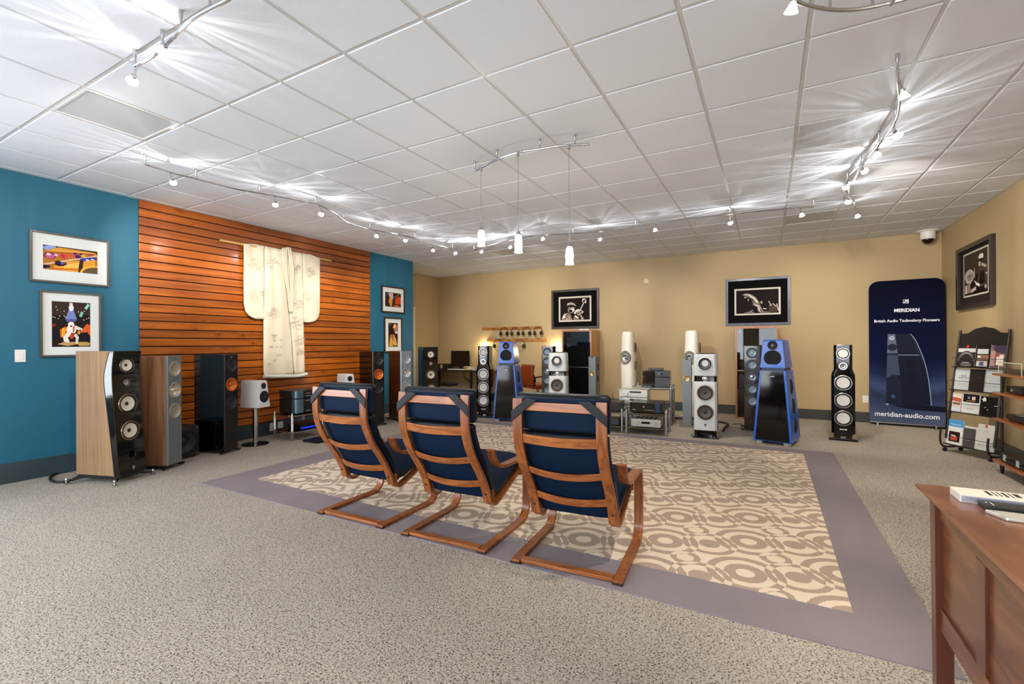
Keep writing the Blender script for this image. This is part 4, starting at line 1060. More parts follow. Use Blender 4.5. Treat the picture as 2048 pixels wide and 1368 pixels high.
# ================================================================ KIMONO on a rod
M_silk = mat('ivory_silk', '#d8cdb8', .42, bump=.5, bscale=6, var=.05, vscale=4, spec=.5)
M_silkh = mat('pale_hem_silk', '#cdd0c8', .42, bump=.4, bscale=9)
M_thread = mat('grey_embroidery', '#a9a49c', .5)
rod = tag(G().cyl((WL+.055, 3.62, 2.80), (WL+.055, 5.455, 2.80), .017, 14).build('kimono_rod', wood('bamboo', '#b9924a', '#dcb974', 'Y', 9, .05, .35, .3)), 'thin pale wooden rod holding the kimono on the plank wall', 'rod')
for y in (4.56,):
    G().tube([(WL+.024, y, 2.86), (WL+.055, y, 2.86), (WL+.055, y, 2.825)], .008, 8).build('hook', M_cw, rod)
km = thing('kimono', 'ivory silk kimono with floral embroidery hanging on the wood wall', 'kimono', (WL + .055, 4.565, 0))
def panel(name, left, right, z0, z1, xoff, amp, seed, nz=40, ny=22, parent=km, m=M_silk, fold=3.0):
    """hanging cloth: left(z), right(z) give its edges; folds run down the cloth"""
    g = G(); rings = []
    for i in range(nz + 1):
        z = z1 + (z0 - z1)*i/nz; a, b = left(z), right(z); row = []
        for j in range(ny + 1):
            u = j/ny; y = a + (b-a)*u
            f = amp*(math.sin(u*fold*2*PI + seed + .6*math.sin(z*3+seed))*.6 + noise.noise((y*7 + seed*5, z*2.6, seed))*1.1 + noise.noise((y*18, z*11+seed*3, seed))*.35)
            edge = min(u, 1-u, i/nz, 1-i/nz)
            row.append((xoff + f - .006*max(0, 1-edge*14), y, z))
        rings.append(row)
    vs = [p for r in rings for p in r]; fs = []
    n = ny + 1
    for i in range(nz):
        for j in range(ny): fs.append((i*n+j, i*n+j+1, (i+1)*n+j+1, (i+1)*n+j))
    g.add(vs, fs); o = g.build(name, m, parent, angle=180)
    md = o.modifiers.new('thick', 'SOLIDIFY'); md.thickness = .006
    return o
lin_ = lambda pts: (lambda z: next((a[1] + (b[1]-a[1])*(z-a[0])/(b[0]-a[0]) for a, b in zip(pts, pts[1:]) if min(a[0], b[0]) - 1e-6 <= z <= max(a[0], b[0]) + 1e-6), pts[-1][1]))
slv_l = lin_([(2.83, -.635), (1.95, -.635), (1.84, -.61), (1.78, -.555), (1.745, -.47)])
slv_r = lin_([(2.83, .655), (1.93, .655), (1.82, .63), (1.76, .575), (1.725, .49)])
panel('sleeve', slv_l, lambda z: -.325, 1.745, 2.835, .022, .008, 1.0, fold=1.2)
panel('sleeve', lambda z: .325, slv_r, 1.725, 2.835, .022, .008, 2.0, fold=1.2)
panel('back_body', lin_([(2.83, -.325), (.95, -.34)]), lin_([(2.83, .325), (.95, .36)]), .95, 2.82, .012, .004, 4.0, fold=2)
panel('front_panel', lin_([(2.83, -.32), (1.6, -.335), (.9, -.345)]), lin_([(2.83, -.04), (2.3, .02), (1.93, .06), (1.6, .10), (.9, .15)]), .9, 2.83, .034, .007, 5.0, fold=2.2)
panel('front_panel', lin_([(2.83, .09), (2.3, .10), (1.93, .075), (1.6, .11), (.9, .16)]), lin_([(2.83, .32), (1.6, .33), (.9, .355)]), .9, 2.83, .034, .007, 6.0, fold=1.6)
panel('collar', lin_([(2.88, -.06), (2.6, -.05), (2.2, .02), (1.86, .06)]), lin_([(2.88, .05), (2.6, .03), (2.2, .075), (1.86, .10)]), 1.86, 2.885, .048, .004, 7.0, nz=26, ny=8, fold=1)
panel('collar', lin_([(2.88, .04), (2.5, .085), (2.1, .08), (1.86, .08)]), lin_([(2.88, .10), (2.5, .15), (2.1, .13), (1.86, .12)]), 1.86, 2.88, .046, .004, 8.0, nz=26, ny=8, fold=1)
G().tube(smooth_path([(.045, -.355, .90), (.052, -.1, .885), (.052, .17, .872)], 5), .028, 12).build('padded_hem', M_silkh, km)
G().tube(smooth_path([(.045, .18, .872), (.05, .28, .878), (.045, .37, .89)], 5), .028, 12).build('padded_hem', M_silkh, km)
rnd = random.Random(5)
def rosette(y, z, r, x=.050):
    g = G()
    for k in range(7):
        a = 2*PI*k/7 + rnd.random(); q = r*(.3 + .7*rnd.random()); cy, cz = y + q*math.cos(a), z + q*.75*math.sin(a)
        rr = r*(.22 + .25*rnd.random())
        g.tube([(x + .002*math.sin(m), cy + rr*math.cos(2*PI*m/10), cz + rr*.8*math.sin(2*PI*m/10)) for m in range(10)], .0022, 4, closed=True)
    g.build('embroidered_flower', M_thread, km)
for y, z, r in ((-.46, 2.52, .11), (-.47, 2.12, .12), (-.2, 2.6, .11), (.19, 2.58, .09), (.46, 2.55, .09), (.42, 2.16, .10), (-.2, 1.86, .09), (.22, 2.0, .10), (.2, 1.72, .12), (.24, 1.42, .10), (.26, 1.25, .07)): rosette(y, z, r)
for k in range(14):
    y, z = -.27 + .2*rnd.random(), 1.05 + .5*rnd.random()
    r = .022
    G().tube([(.049, y + r*math.cos(R(200+16*m)), z + r*math.sin(R(200+16*m))) for m in range(10)], .003, 5).build('embroidered_scallop', M_thread, km)

# ---- wall fittings
def plate(name, label, cat, loc, rot, w, h, n, grp=None):
    t = thing(name, label, cat, loc, rot, grp)
    G().box(-w/2, -.006, -h/2, w/2, -.0005, h/2).build('cover_plate', M_white, t, bevel=.002)
    for k in range(n):
        z = (k - (n-1)/2)*h*.36
        if cat == 'switch': G().box(-w*.22, -.0095, z-h*.13, w*.22, -.006, z+h*.13).build('rocker', M_white, t, bevel=.001)
        else:
            s = G().box(-w*.24, -.0075, z-h*.13, w*.24, -.006, z+h*.13).build('socket', M_white, t, bevel=.001)
            for q in (-.08, .08): G().box(w*q-.002, -.0078, z-.006, w*q+.002, -.0074, z+.008).build('slot', M_dark, s)
    return t
plate('light_switch', 'white wall switch plate on the blue wall below the guitarist picture', 'switch', (WL, 1.69, 1.265), R(90), .078, .125, 2)
plate('wall_outlet', 'white wall outlet just left of the navy banner', 'outlet', (1.435, WB, .395), 0, .075, .12, 2)
GO = 'white outlets behind the amplifier rack'
for x, lb in ((545, 'white outlet plate on the baseboard, left one behind the amplifier rack'), (561, 'white outlet plate on the baseboard, right one behind the amplifier rack')):
    p = at_x(x, 857, WL + .014); plate('wall_outlet', lb, 'outlet', (WL + .014, p.y, .12), R(90), .09, .12, 1, GO)
t = thing('wall_sensor', 'small round cream sensor high on the back wall between the photographs', 'sensor', (-2.216, WB, 2.656))
G().lathe([(.055, .001), (.055, .012), (.045, .02), (.001, .022)], (0, 0, 0), '-y', 24).build('cover', mat('cream_plastic', '#d6c49c', .5), t)
# security dome camera
cx, cy = 2.21, 9.60
t = thing('security_camera', 'white dome security camera at the ceiling in the far right corner', 'camera', (cx, cy, H - .004))
G().lathe([(.14, 0), (.14, .012), (.095, .02), (.095, .12), (.085, .135)], (0, 0, 0), '-z', 28).build('housing', M_white, t)
G().sphere((0, 0, -.135), .075, 20).build('dome', M_gloss, t)
# ================================================================ BANNER
def banner_mat():
    m = mat('navy_banner_print', '#0a1030', .8, spec=.08)
    nt = m.node_tree; b = nt.nodes['Principled BSDF']; L = nt.links.new
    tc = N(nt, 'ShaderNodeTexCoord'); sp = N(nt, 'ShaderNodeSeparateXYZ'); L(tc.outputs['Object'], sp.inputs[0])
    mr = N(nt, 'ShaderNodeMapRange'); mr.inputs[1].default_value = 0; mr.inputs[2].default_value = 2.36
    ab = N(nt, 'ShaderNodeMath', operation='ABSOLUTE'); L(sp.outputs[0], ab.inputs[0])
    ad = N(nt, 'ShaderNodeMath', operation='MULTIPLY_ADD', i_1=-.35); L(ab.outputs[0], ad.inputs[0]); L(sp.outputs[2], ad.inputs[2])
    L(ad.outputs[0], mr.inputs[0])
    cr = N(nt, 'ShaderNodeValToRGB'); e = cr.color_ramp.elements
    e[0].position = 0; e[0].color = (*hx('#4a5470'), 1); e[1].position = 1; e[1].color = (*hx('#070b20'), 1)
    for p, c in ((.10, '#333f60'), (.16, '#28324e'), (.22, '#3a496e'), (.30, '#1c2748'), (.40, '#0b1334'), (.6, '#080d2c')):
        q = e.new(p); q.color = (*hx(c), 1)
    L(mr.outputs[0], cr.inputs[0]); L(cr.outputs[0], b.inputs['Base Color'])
    return m
bn = thing('banner_stand', 'tall navy fabric display banner with rounded top and white lettering', 'banner', (1.925, 9.56, 0), R(-5))
bw, bh, br = .47, 2.36, .13
def rounded(w, z0, z1, r): return [(-w, z0), (w, z0)] + [(w - r + r*math.cos(R(a)), z1 - r + r*math.sin(R(a))) for a in range(0, 91, 15)] + [(-w + r + r*math.cos(R(a)), z1 - r + r*math.sin(R(a))) for a in range(90, 181, 15)]
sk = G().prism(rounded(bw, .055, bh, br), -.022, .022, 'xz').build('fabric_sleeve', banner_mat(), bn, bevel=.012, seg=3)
for s in (-1, 1):
    G().box(s*.36-.03, -.16, 0, s*.36+.03, .10, .012).box(s*.36-.012, -.012, .012, s*.36+.012, .012, .075).build('foot', M_steel, bn, bevel=.004)
G().box(-bw+.01, -.012, .04, bw-.01, .012, .056).build('bottom_tube', M_steel, bn)
yb = -.0235
M_prw = mat('banner_white_ink', '#dfe3ea', .5)
lg = G().prism([(-.035, 2.035), (.035, 2.035), (.035, 2.041), (-.035, 2.041)], yb-.0006, yb, 'xz').prism([(-.035, 1.985), (.035, 1.985), (.035, 1.980), (-.035, 1.980)], yb-.0006, yb, 'xz').prism([(-.035, 1.98), (-.029, 1.98), (-.029, 2.04), (-.035, 2.04)], yb-.0006, yb, 'xz').prism([(.029, 1.98), (.035, 1.98), (.035, 2.04), (.029, 2.04)], yb-.0006, yb, 'xz')
lg.prism([(-.029, 1.985), (-.018, 1.985), (.004, 2.022), (.004, 2.01), (-.004, 1.99), (.003, 1.99), (.024, 2.025), (.014, 1.985), (.028, 1.985), (.028, 2.035), (.018, 2.035), (.006, 2.018), (.006, 2.033), (-.004, 2.033)], yb-.0009, yb-.0003, 'xz').build('logo', M_prw, bn, smooth=False)
text('MERIDIAN', .075, M_prw, bn, (.01, yb, 1.845), bold=.0025, shear=0.0, sx=.92)
text('British Audio Technology Pioneers', .062, M_prw, bn, (0, yb, 1.685), bold=.0012, sx=.92)
text('meridian-audio.com', .105, M_prw, bn, (0, yb, .155), bold=.002, sx=.95)
pi = [('#1b2438', [(-.255, .37), (-.235, 1.49), (.06, 1.49), (.155, 1.29), (.24, .95), (.30, .37), (.02, .32)]), ('#0e1428', [(-.115, .40), (-.115, 1.14), (.16, 1.14), (.24, .95), (.30, .38), (.02, .33)]), ('#10172c', [(-.12, 1.16), (-.12, 1.49), (.06, 1.49), (.15, 1.16)]),
      ('#59617a', [(-.235, 1.18), (-.225, 1.49), (-.135, 1.49), (-.105, 1.18)]), ('#3a4560', [(-.245, .78), (-.235, 1.15), (-.105, 1.15), (-.075, .82), (-.16, .84)]), ('#161e34', [(-.255, .38), (-.245, .78), (-.16, .80), (-.075, .76), (-.05, .36)]),
      ('#141a2c', circ(-.172, 1.275, .058, 20)), ('#1c2236', circ(-.172, 1.275, .050, 20)), ('#aab2c2', circ(-.178, 1.425, .034, 18)), ('#5c6478', circ(-.178, 1.425, .018, 14)), ('#c7cede', circ(-.178, 1.425, .009, 10)),
      ('#080d20', circ(.05, 1.02, .075, 24)), ('#0a0f22', circ(.06, .78, .08, 24)), ('#9aa6ba', [(-.1, 1.15), (.16, 1.15), (.16, 1.157), (-.1, 1.157)]), ('#3f7fb4', [(-.18, .46), (-.145, .46), (-.145, .505), (-.18, .505)]), ('#0d1830', [(-.172, .468), (-.153, .468), (-.153, .497), (-.172, .497)]), ('#8f9ab0', [(-.255, .34), (-.22, .335), (-.22, .36), (-.255, .365)]), ('#0a1022', [(-.21, .34), (.3, .36), (.47, .35), (.47, .27), (.1, .28)])]
g = G(); ms = []
for k, (c, pl) in enumerate(pi):
    m = ink(c); 
    if m not in ms: ms.append(m)
    g.cur = ms.index(m); g.add([(x, yb + .0003 - .00004*(k+1), z) for x, z in pl], [tuple(range(len(pl)))])
g.build('printed_speaker', ms, bn, smooth=False)
G().strip([(0, 0), (0, .001)], 0, .001, .0005)
pth = smooth_path([(.055, 1.49), (.11, 1.40), (.165, 1.25), (.225, 1.03), (.27, .75), (.30, .37)], 6)
gg = G()
for a, b in zip(pth, pth[1:]): gg.prism(bar(a[0], a[1], b[0], b[1], .0035), yb-.0009, yb-.0004, 'xz')
gg.build('printed_edge_line', ink('#9fb0c8'), bn, smooth=False)

# ================================================================ BROCHURE RACK
rk = thing('brochure_rack', 'black metal rolling literature rack with arched header beside the banner', 'rack', (2.07, 7.44, 0), R(-58))
M_rack = mat('rack_black', '#17120f', .4)
RW, LEAN = .275, .13
def lean(z): return .02 + LEAN*z
for s in (-1, 1):
    G().tube([(s*RW, .01, .16), (s*RW, lean(1.45), 1.50)], .014, 8).build('side_post', M_rack, rk)
    G().tube(smooth_path([(s*(RW+.0), -.06, .27), (s*RW, -.07, .14), (s*RW, -.03, .065), (s*RW, .08, .055), (s*RW, .20, .058)], 4), .011, 8).build('base_tube', M_rack, rk)
    for y in (-.02, .19): G().lathe([(.022, -.012), (.026, -.006), (.026, .006), (.022, .012)], (s*(RW-.01), y, .026), 'x', 16).build('caster', M_rubber, rk)
hd = G().prism([(-RW, 1.33), (RW, 1.33), (RW, 1.47), (.18, 1.475), (.10, 1.53), (0, 1.55), (-.10, 1.53), (-.18, 1.475), (-RW, 1.47)], -.008, .008, 'xz').build('header', M_rack, rk)
hd.rotation_euler = (-math.atan(LEAN), 0, 0); hd.location = (0, lean(0)-.0, 0)
TZ = [1.05, .77, .50, .10]
for z in TZ:
    y = lean(z) - .035
    G().tube([(-RW, lean(z), z), (-RW, y-.03, z), (RW, y-.03, z), (RW, lean(z), z)], .006, 6).build('tray_wire', M_rack, rk)
    G().tube([(-RW, lean(z+.12), z+.11), (-RW, y-.022, z+.11), (RW, y-.022, z+.11), (RW, lean(z+.12), z+.11)], .003, 6).build('tray_wire', M_rack, rk)
    G().box(-RW, y-.03, z-.003, RW, lean(z), z+.003).build('tray', M_rack, rk)
def bro(label, tier, x, w, h, bg, shapes, out=0.0, dz=0.0):
    z = TZ[tier] + .004; 
    t = thing('brochure', label, 'brochure', (0, 0, 0), 0, 'brochures in the literature rack')
    loc = Vector((x, lean(z) - .020 - out, z + dz))
    t.matrix_world = Matrix.Translation(rk.location) @ Matrix.Rotation(R(-58), 4, 'Z') @ Matrix.Translation(loc) @ Matrix.Rotation(-math.atan(LEAN), 4, 'X')
    G().box(-w/2, -.004, 0, w/2, .004, h).build('pages', M_white, t)
    p = art(t, w, h, bg, shapes, -.0052, 'cover'); p.location = (0, 0, h/2)
    return t
bro('black brochure with a silver amplifier photo and red mark, top tier left', 0, -.155, .21, .27, ink('#241f1d'), [(ink('#b9b9b9'), [(.02, .67), (.98, .67), (.98, .84), (.02, .84)]), (ink('#4a4441'), circ(.5, .25, .48, 24, 0, 180)), (ink('#8a8583'), circ(.5, .30, .36, 24, 20, 160)), (ink('#2a2523'), circ(.5, .22, .38, 24, 0, 180)), (ink('#cf2a20'), [(.46, .88), (.6, .88), (.6, .98), (.46, .98)]), (ink('#d9d5d0'), [(.3, .19), (.7, .19), (.7, .21), (.3, .21)]), (ink('#a9a5a0'), [(.2, .12), (.8, .12), (.8, .14), (.2, .14)]), (ink('#a9a5a0'), [(.25, .05), (.8, .05), (.8, .07), (.25, .07)])])
bro('black brochure with a pale stereo photo and a blue edge, top tier middle', 0, .035, .163, .27, ink('#1f1a19'), [(ink('#c2c3c2'), [(.1, .6), (.85, .6), (.85, .82), (.1, .82)]), (ink('#8a6a58'), [(.1, .34), (.9, .34), (.9, .56), (.1, .56)]), (ink('#c9b8a8'), [(.1, .05), (.85, .05), (.85, .3), (.1, .3)]), (ink('#4b5f8c'), [(.3, .08), (.6, .08), (.6, .26), (.3, .26)]), (ink('#d14a35'), blob(.82, .5, .06, .05)), (ink('#e8e4dd'), blob(.25, .48, .1, .05))])
bro('glossy magazine with a warm interior photo, top tier right', 0, .198, .15, .265, ink('#6b5560'), [(ink('#463a4c'), [(.2, .72), (1, .62), (1, 1), (.2, 1)]), (ink('#b08a78'), [(0, .1), (.3, .1), (.3, .75), (0, .8)]), (ink('#e3d6c0'), [(.4, .15), (.9, .1), (.9, .6), (.4, .6)]), (ink('#a5483c'), [(.35, .5), (.6, .5), (.6, .65), (.35, .65)])])
t = bro('plain silver grey brochure lettered blade, second tier left', 1, -.175, .17, .255, ink('#b3b7b6'), [])
text('BLADE', .022, M_black, t, (.02, -.0054, .165)); text('BLADE TWO', .022, M_black, t, (.02, -.0054, .14))
bro('plain dark brown brochure in the middle of the second tier', 1, .0, .172, .26, ink('#2c2421'), [(ink('#4a413c'), [(.5, .6), (.8, .6), (.8, .62), (.5, .62)])])
bro('plain pale grey brochure at the right of the second tier', 1, .18, .165, .265, ink('#b9beb8'), [])
bro('narrow brochure with orange and cream pictures, third tier left', 2, -.205, .11, .235, ink('#d8c8b4'), [(ink('#b3553a'), [(0, .55), (1, .5), (1, .7), (0, .75)]), (ink('#8a6a52'), [(.1, .35), (.9, .35), (.9, .48), (.1, .48)]), (ink('#c9ccd2'), [(0, .0), (1, .0), (1, .26), (0, .26)])])
bro('white brochure with a black photo block and text, third tier middle', 2, -.04, .20, .235, ink('#d3d1c9'), [(ink('#17161c'), [(.05, .55), (.97, .55), (.97, .97), (.05, .97)]), (ink('#6f7a9c'), [(.3, .72), (.45, .72), (.45, .84), (.3, .84)]), (ink('#d9b79a'), [(.55, .68), (.75, .68), (.75, .86), (.55, .86)]), (ink('#b9772a'), [(.25, .61), (.75, .61), (.75, .64), (.25, .64)]), (ink('#9b9a94'), [(.1, .46), (.85, .46), (.85, .48), (.1, .48)]), (ink('#a9a8a2'), [(.1, .34), (.9, .34), (.9, .36), (.1, .36)]), (ink('#8a7a60'), [(.3, .2), (.7, .2), (.7, .22), (.3, .22)])])
bro('black brochure with white sparkles at the right of the third tier', 2, .162, .185, .22, ink('#1a1615'), [(ink('#d9dad8'), blob(.2, .85, .14, .1, wob=.5, seed=3)), (ink('#cfcfcf'), blob(.3, .42, .03, .03)), (ink('#cfcfcf'), blob(.45, .3, .03, .03)), (ink('#cfcfcf'), bar(.8, .55, .98, .55, .012))])
bro('white leaflet with blue header and a red sofa photo, bottom tier left', 3, -.18, .19, .30, ink('#d9d8d1'), [(ink('#4b8fc4'), [(0, .72), (1, .72), (1, 1), (0, 1)]), (ink('#2a1612'), [(.15, .1), (.85, .1), (.85, .52), (.15, .52)]), (ink('#b3503a'), [(.25, .16), (.7, .16), (.7, .32), (.25, .32)]), (ink('#e9ddd0'), bar(.3, .36, .6, .33, .03)), (ink('#cfe2f0'), [(.2, .8), (.85, .8), (.85, .82), (.2, .82)])], .006)
bro('grey booklet in a pale folder, bottom tier middle', 3, .0, .15, .25, ink('#4d4846'), [(ink('#c9c6bd'), [(0, .9), (1, .9), (1, 1), (0, 1)]), (ink('#c9c6bd'), [(.9, 0), (1, 0), (1, 1), (.9, 1)]), (ink('#8a8683'), [(.2, .3), (.5, .3), (.5, .32), (.2, .32)])])
bro('pale grey brochure with a small red mark, bottom tier right', 3, .17, .19, .30, ink('#c6c4ba'), [(ink('#b5322a'), [(.42, .88), (.54, .88), (.54, .98), (.42, .98)]), (ink('#a9a89f'), circ(.5, .62, .16, 20, 0, 180)), (ink('#c2c0b6'), circ(.5, .61, .14, 20, 0, 180)), (ink('#9b9a92'), blob(.2, .2, .05, .04)), (ink('#9b9a92'), bar(.4, .25, .4, .13, .01)), (ink('#9b9a92'), blob(.6, .2, .05, .04)), (ink('#9b9a92'), blob(.82, .2, .05, .04))])

# ================================================================ WOODEN SHELF STAND at the right edge
M_sh = wood('shelf_cherry', '#8a4a24', '#b8703c', 'Y', 8.0, .06, .3, .3, bands=5)
sh = thing('shelf_stand', 'open shelf stand of thin cherry boards on black posts by right wall', 'shelf', (2.05, 6.04, 0))
LV = [.113, .545, .815, 1.01]
for z in LV: G().box(0, 0, z, .345, .66, z+.022).build('shelf_board', M_sh, sh, bevel=.004)
for x in (.05, .295):
    for y in (.07, .58):
        G().lathe([(.010, 0), (.016, .03), (.018, .10), (.014, .112)], (x, y, 0), 'z', 14).build('foot', M_black, sh)
        for a, b in zip(LV, LV[1:]): G().cyl((x, y, a+.022), (x, y, b), .011, 12).build('post', M_black, sh)
t = thing('turntable', 'low black turntable on the third shelf of the cherry stand', 'turntable', (2.10, 6.12, LV[1] + .022))
G().box(0, 0, .012, .27, .42, .065).build('plinth', M_black, t, bevel=.01)
for x in (.03, .24):
    for y in (.04, .38): G().lathe([(.018, 0), (.018, .012)], (x, y, 0), 'z', 12).build('foot', M_rubber, t)
G().lathe([(.125, .066), (.13, .07), (.13, .078), (.125, .08)], (.135, .20, 0), 'z', 32).build('platter', mat('smoked_glass', '#5f6660', .1), t)
G().tube([(.235, .36, .066), (.235, .36, .10), (.20, .20, .10)], .006, 8).build('tonearm', M_chrome, t)
t = thing('headphone_amplifier', 'small black amplifier on the second shelf of the cherry stand', 'amplifier', (2.12, 6.28, LV[2] + .022))
G().box(0, 0, .006, .22, .30, .075).build('case', M_black, t, bevel=.008)
G().cyl((-.012, .15, .04), (.001, .15, .04), .016, 16).build('knob', M_chrome, t)
G().box(.02, .02, 0, .2, .28, .006).build('feet', M_rubber, t)
t = thing('display_case', 'clear acrylic display case with black player on top cherry shelf', 'case', (2.075, 6.12, LV[3] + .022))
M_acr = M_pane
G().box(0, 0, 0, .006, .50, .115).build('acrylic_panel', M_acr, t); G().box(.30, 0, 0, .306, .50, .115).build('acrylic_panel', M_acr, t)
G().box(.006, .494, 0, .30, .50, .115).build('acrylic_panel', M_acr, t); G().box(.006, 0, 0, .30, .006, .115).build('acrylic_panel', M_acr, t); G().box(0, 0, .115, .306, .50, .121).build('acrylic_panel', M_acr, t)
me_ = mat('acrylic_edge', '#c8cdb4', .2)
G().box(-.001, -.001, .113, .002, .501, .122).build('edge', me_, t); G().box(-.001, .498, 0, .003, .502, .115).build('edge', me_, t); G().box(-.001, -.002, 0, .003, .002, .115).build('edge', me_, t)
t = thing('disc_deck', 'black disc deck inside the clear acrylic case', 'player', (2.13, 6.24, LV[3] + .0225))
G().box(0, 0, 0, .20, .32, .05).build('case', M_black, t, bevel=.003); G().lathe([(.085, .05), (.085, .056), (.001, .057)], (.1, .16, 0), 'z', 28).build('platter', mat('brass_disc', '#9a7b45', .25, metal=.8), t)
def hard_case(label, loc):
    t = thing('hard_case', label, 'case', loc)
    G().box(0, 0, 0, .27, .46, .045).build('lower_shell', M_black, t, bevel=.012, seg=3)
    G().box(0, 0, .048, .27, .46, .095).build('lid', M_black, t, bevel=.014, seg=3)
    for y in (.09, .37): G().box(-.008, y-.022, .02, .002, y+.022, .08).build('latch', mat('latch_mint', '#a9b5ac', .4), t, bevel=.002)
    G().tube([(-.002, .16, .05), (-.02, .17, .05), (-.02, .29, .05), (-.002, .30, .05)], .006, 8).build('handle', M_rubber, t)
hard_case('black hard case with pale latches on the bottom shelf of the cherry stand', (2.085, 6.14, LV[0] + .022))

# ================================================================ EQUIPMENT RACKS
M_rackshelf = mat('rack_shelf_dark', '#15120f', .3)
M_brass = mat('gold_shelf_edge', '#a38a55', .3, metal=.7)
def post(parent, x, y, segs, r=.020):
    g = G()
    prof = [(.004, 0), (.006, .016)]
    for a, b in segs:
        prof += [(r, a), (r, b-.014), (r*.5, b-.004)]
    prof += [(.004, segs[-1][1] + .012), (.001, segs[-1][1] + .016)]
    g.lathe(prof, (x, y, 0), 'z', 18).build('post', M_steel, parent)
def audio_rack(label, loc, rot, w, d, levels, grp, spike=True):
    t = thing('equipment_rack', label, 'rack', loc, rot, grp)
    for k, z in enumerate(levels):
        G().box(-w/2+.01, .0, z-.020, w/2-.01, d, z).build('shelf', M_rackshelf, t, bevel=.002)
        G().box(-w/2+.012, -.004, z-.004, w/2-.012, .0, z+.002).build('shelf_edge', M_brass, t)
    for x in (-w/2, w/2):
        for y in (.01, d-.01):
            segs = []; p = .018
            for z in levels: segs.append((p, z)); p = z + .004
            segs.append((p, p + .045)); post(t, x, y, segs)
    return t
fr = audio_rack('low steel post equipment rack holding the silver amplifier and black receiver', (-1.595, 6.96, 0), R(4), .57, .42, (.10, .315), 'low steel post racks')
fl_ = audio_rack('low steel post equipment rack partly hidden behind the right lounge chair', (-2.235, 6.93, 0), R(4), .57, .42, (.10, .315), 'low steel post racks')
def component(name, label, cat, loc, rot, w, h, d, body, front, grp=None, feet=True):
    t = thing(name, label, cat, loc, rot, grp)
    f = .010 if feet else 0.0
    G().box(-w/2+.004, .010, f, w/2-.004, d, f+h).build('case', body, t, bevel=.003)
    G().box(-w/2, 0, f, w/2, .010, f+h).build('front_panel', front, t, bevel=.0025)
    if feet:
        for x in (-w/2+.05, w/2-.05):
            for y in (.05, d-.05): G().lathe([(.016, 0), (.018, f)], (x, y, 0), 'z', 14).build('foot', M_silver if front is M_silf else M_rubber, t)
    return t
def knob(t, x, z, r, m=None, h=.016): return G().lathe([(r, -.001), (r, h*.8), (r*.9, h), (.001, h)], (x, -.0, z), '-y', 24).build('knob', m or M_silf, t)
M_silf = mat('silver_front', '#c9c8bf', .3, metal=.45); M_silbody = mat('silver_case', '#b9b8ae', .35, metal=.5)
M_chb = mat('charcoal_case', '#26221f', .4); M_chf = mat('charcoal_front', '#303338', .35)
M_disp = mat('display_glass', '#17130f', .1)
c_, s_ = math.cos(R(4)), math.sin(R(4))
def on(rackloc, dx, dy, z): return (rackloc[0] + dx*c_ - dy*s_, rackloc[1] + dx*s_ + dy*c_, z)
RL = (-1.595, 6.96)
t = component('integrated_amplifier', 'silver integrated amplifier with two round knobs on the bottom rack shelf', 'amplifier', on(RL, -.01, .05, .102), R(4), .43, .115, .34, M_silbody, M_silf)
knob(t, -.12, .072, .030); knob(t, .12, .072, .030); G().box(-.062, -.001, .055, .062, .002, .088).build('display', M_disp, t); knob(t, .175, .05, .005, M_black, .003)
for k in range(5): G().box(-.15+.066*k, .06, .1248, -.13+.066*k, .30, .1262).build('vent_slot', M_dark, t)
t = component('receiver', 'wide black receiver on the upper shelf of the low rack', 'receiver', on(RL, -.005, .03, .319), R(4), .475, .145, .36, M_chb, M_gloss)
G().box(.135, -.002, .012, .205, .004, .153).build('blue_column', mat('deep_blue_panel', '#14335c', .25), t)
G().box(-.21, -.0012, .02, .13, .001, .15).build('display', M_disp, t); 
for k in range(12): G().box(-.02+.012*k, -.0018, .045, -.014+.012*k, .0, .052).build('button', M_silver, t)
G().box(-.195, -.0016, .046, -.14, -.0010, .052).build('name_mark', M_silver, t); G().lathe([(.010, 0), (.010, .001)], (-.03, -.0012, .095), '-y', 16).build('emblem', M_silver, t)
# black streaming box with aerials on the left low rack
t = component('network_box', 'flat black box with two short antennas behind the right lounge chair', 'device', on((-2.235, 6.93), .02, .02, .319), R(4), .46, .135, .36, M_chb, mat('dark_brown_front', '#1d1512', .3))
for x in (-.10, .06): G().cyl((x, .30, .145), (x-.006, .30, .225), .004, 8).build('antenna', M_black, t)
t = component('phono_stage', 'small black box on the bottom shelf of the hidden low rack', 'device', on((-2.235, 6.93), .12, .04, .102), R(4), .22, .09, .28, M_chb, M_chf)
# tall rear rack with silver players and black separates
RB = (-1.80, 7.52)
rb = audio_rack('taller steel post rack behind the low rack, holding black separates', (RB[0], RB[1], 0), R(4), .60, .42, (.12, .36, .60), 'tall steel post racks')
G().box(-.33, -.03, .6005, .33, .45, .609).build('glass_top', mat('pale_glass_shelf', '#b8c2b4', .1), rb)
t = component('power_amplifier', 'black power amplifier block on the top of the tall rack', 'amplifier', on(RB, .05, .06, .609), R(4), .43, .165, .34, mat('bronze_black_case', '#3a2b1c', .35), M_chf)
G().box(-.213, -.0015, .012, -.01, .001, .173).build('gloss_half', mat('brown_black_gloss', '#170d08', .1), t)
G().box(.20, -.001, .09, .204, .0, .10).box(.17, -.001, .093, .185, .0, .097).build('mark', M_silver, t)
t2 = component('preamplifier', 'black preamplifier with a round knob, stacked on the power amplifier', 'amplifier', on(RB, .05, .06, .785), R(4), .43, .095, .34, mat('bronze_black_case', '#3a2b1c', .35), M_chf)
G().box(-.213, -.0015, .014, -.01, .001, .101).build('gloss_half', mat('brown_black_gloss', '#170d08', .1), t2); knob(t2, .10, .06, .022, M_black); G().box(.04, -.001, .058, .068, .0, .062).build('mark', M_silver, t2)
t = component('streamer', 'small flat black box on top of the black preamplifier', 'device', on(RB, .04, .12, .891), R(4), .24, .034, .18, M_chb, M_chf)
G().sphere((-.01, -.001, .028), .003, 8).build('led', M_white, t)
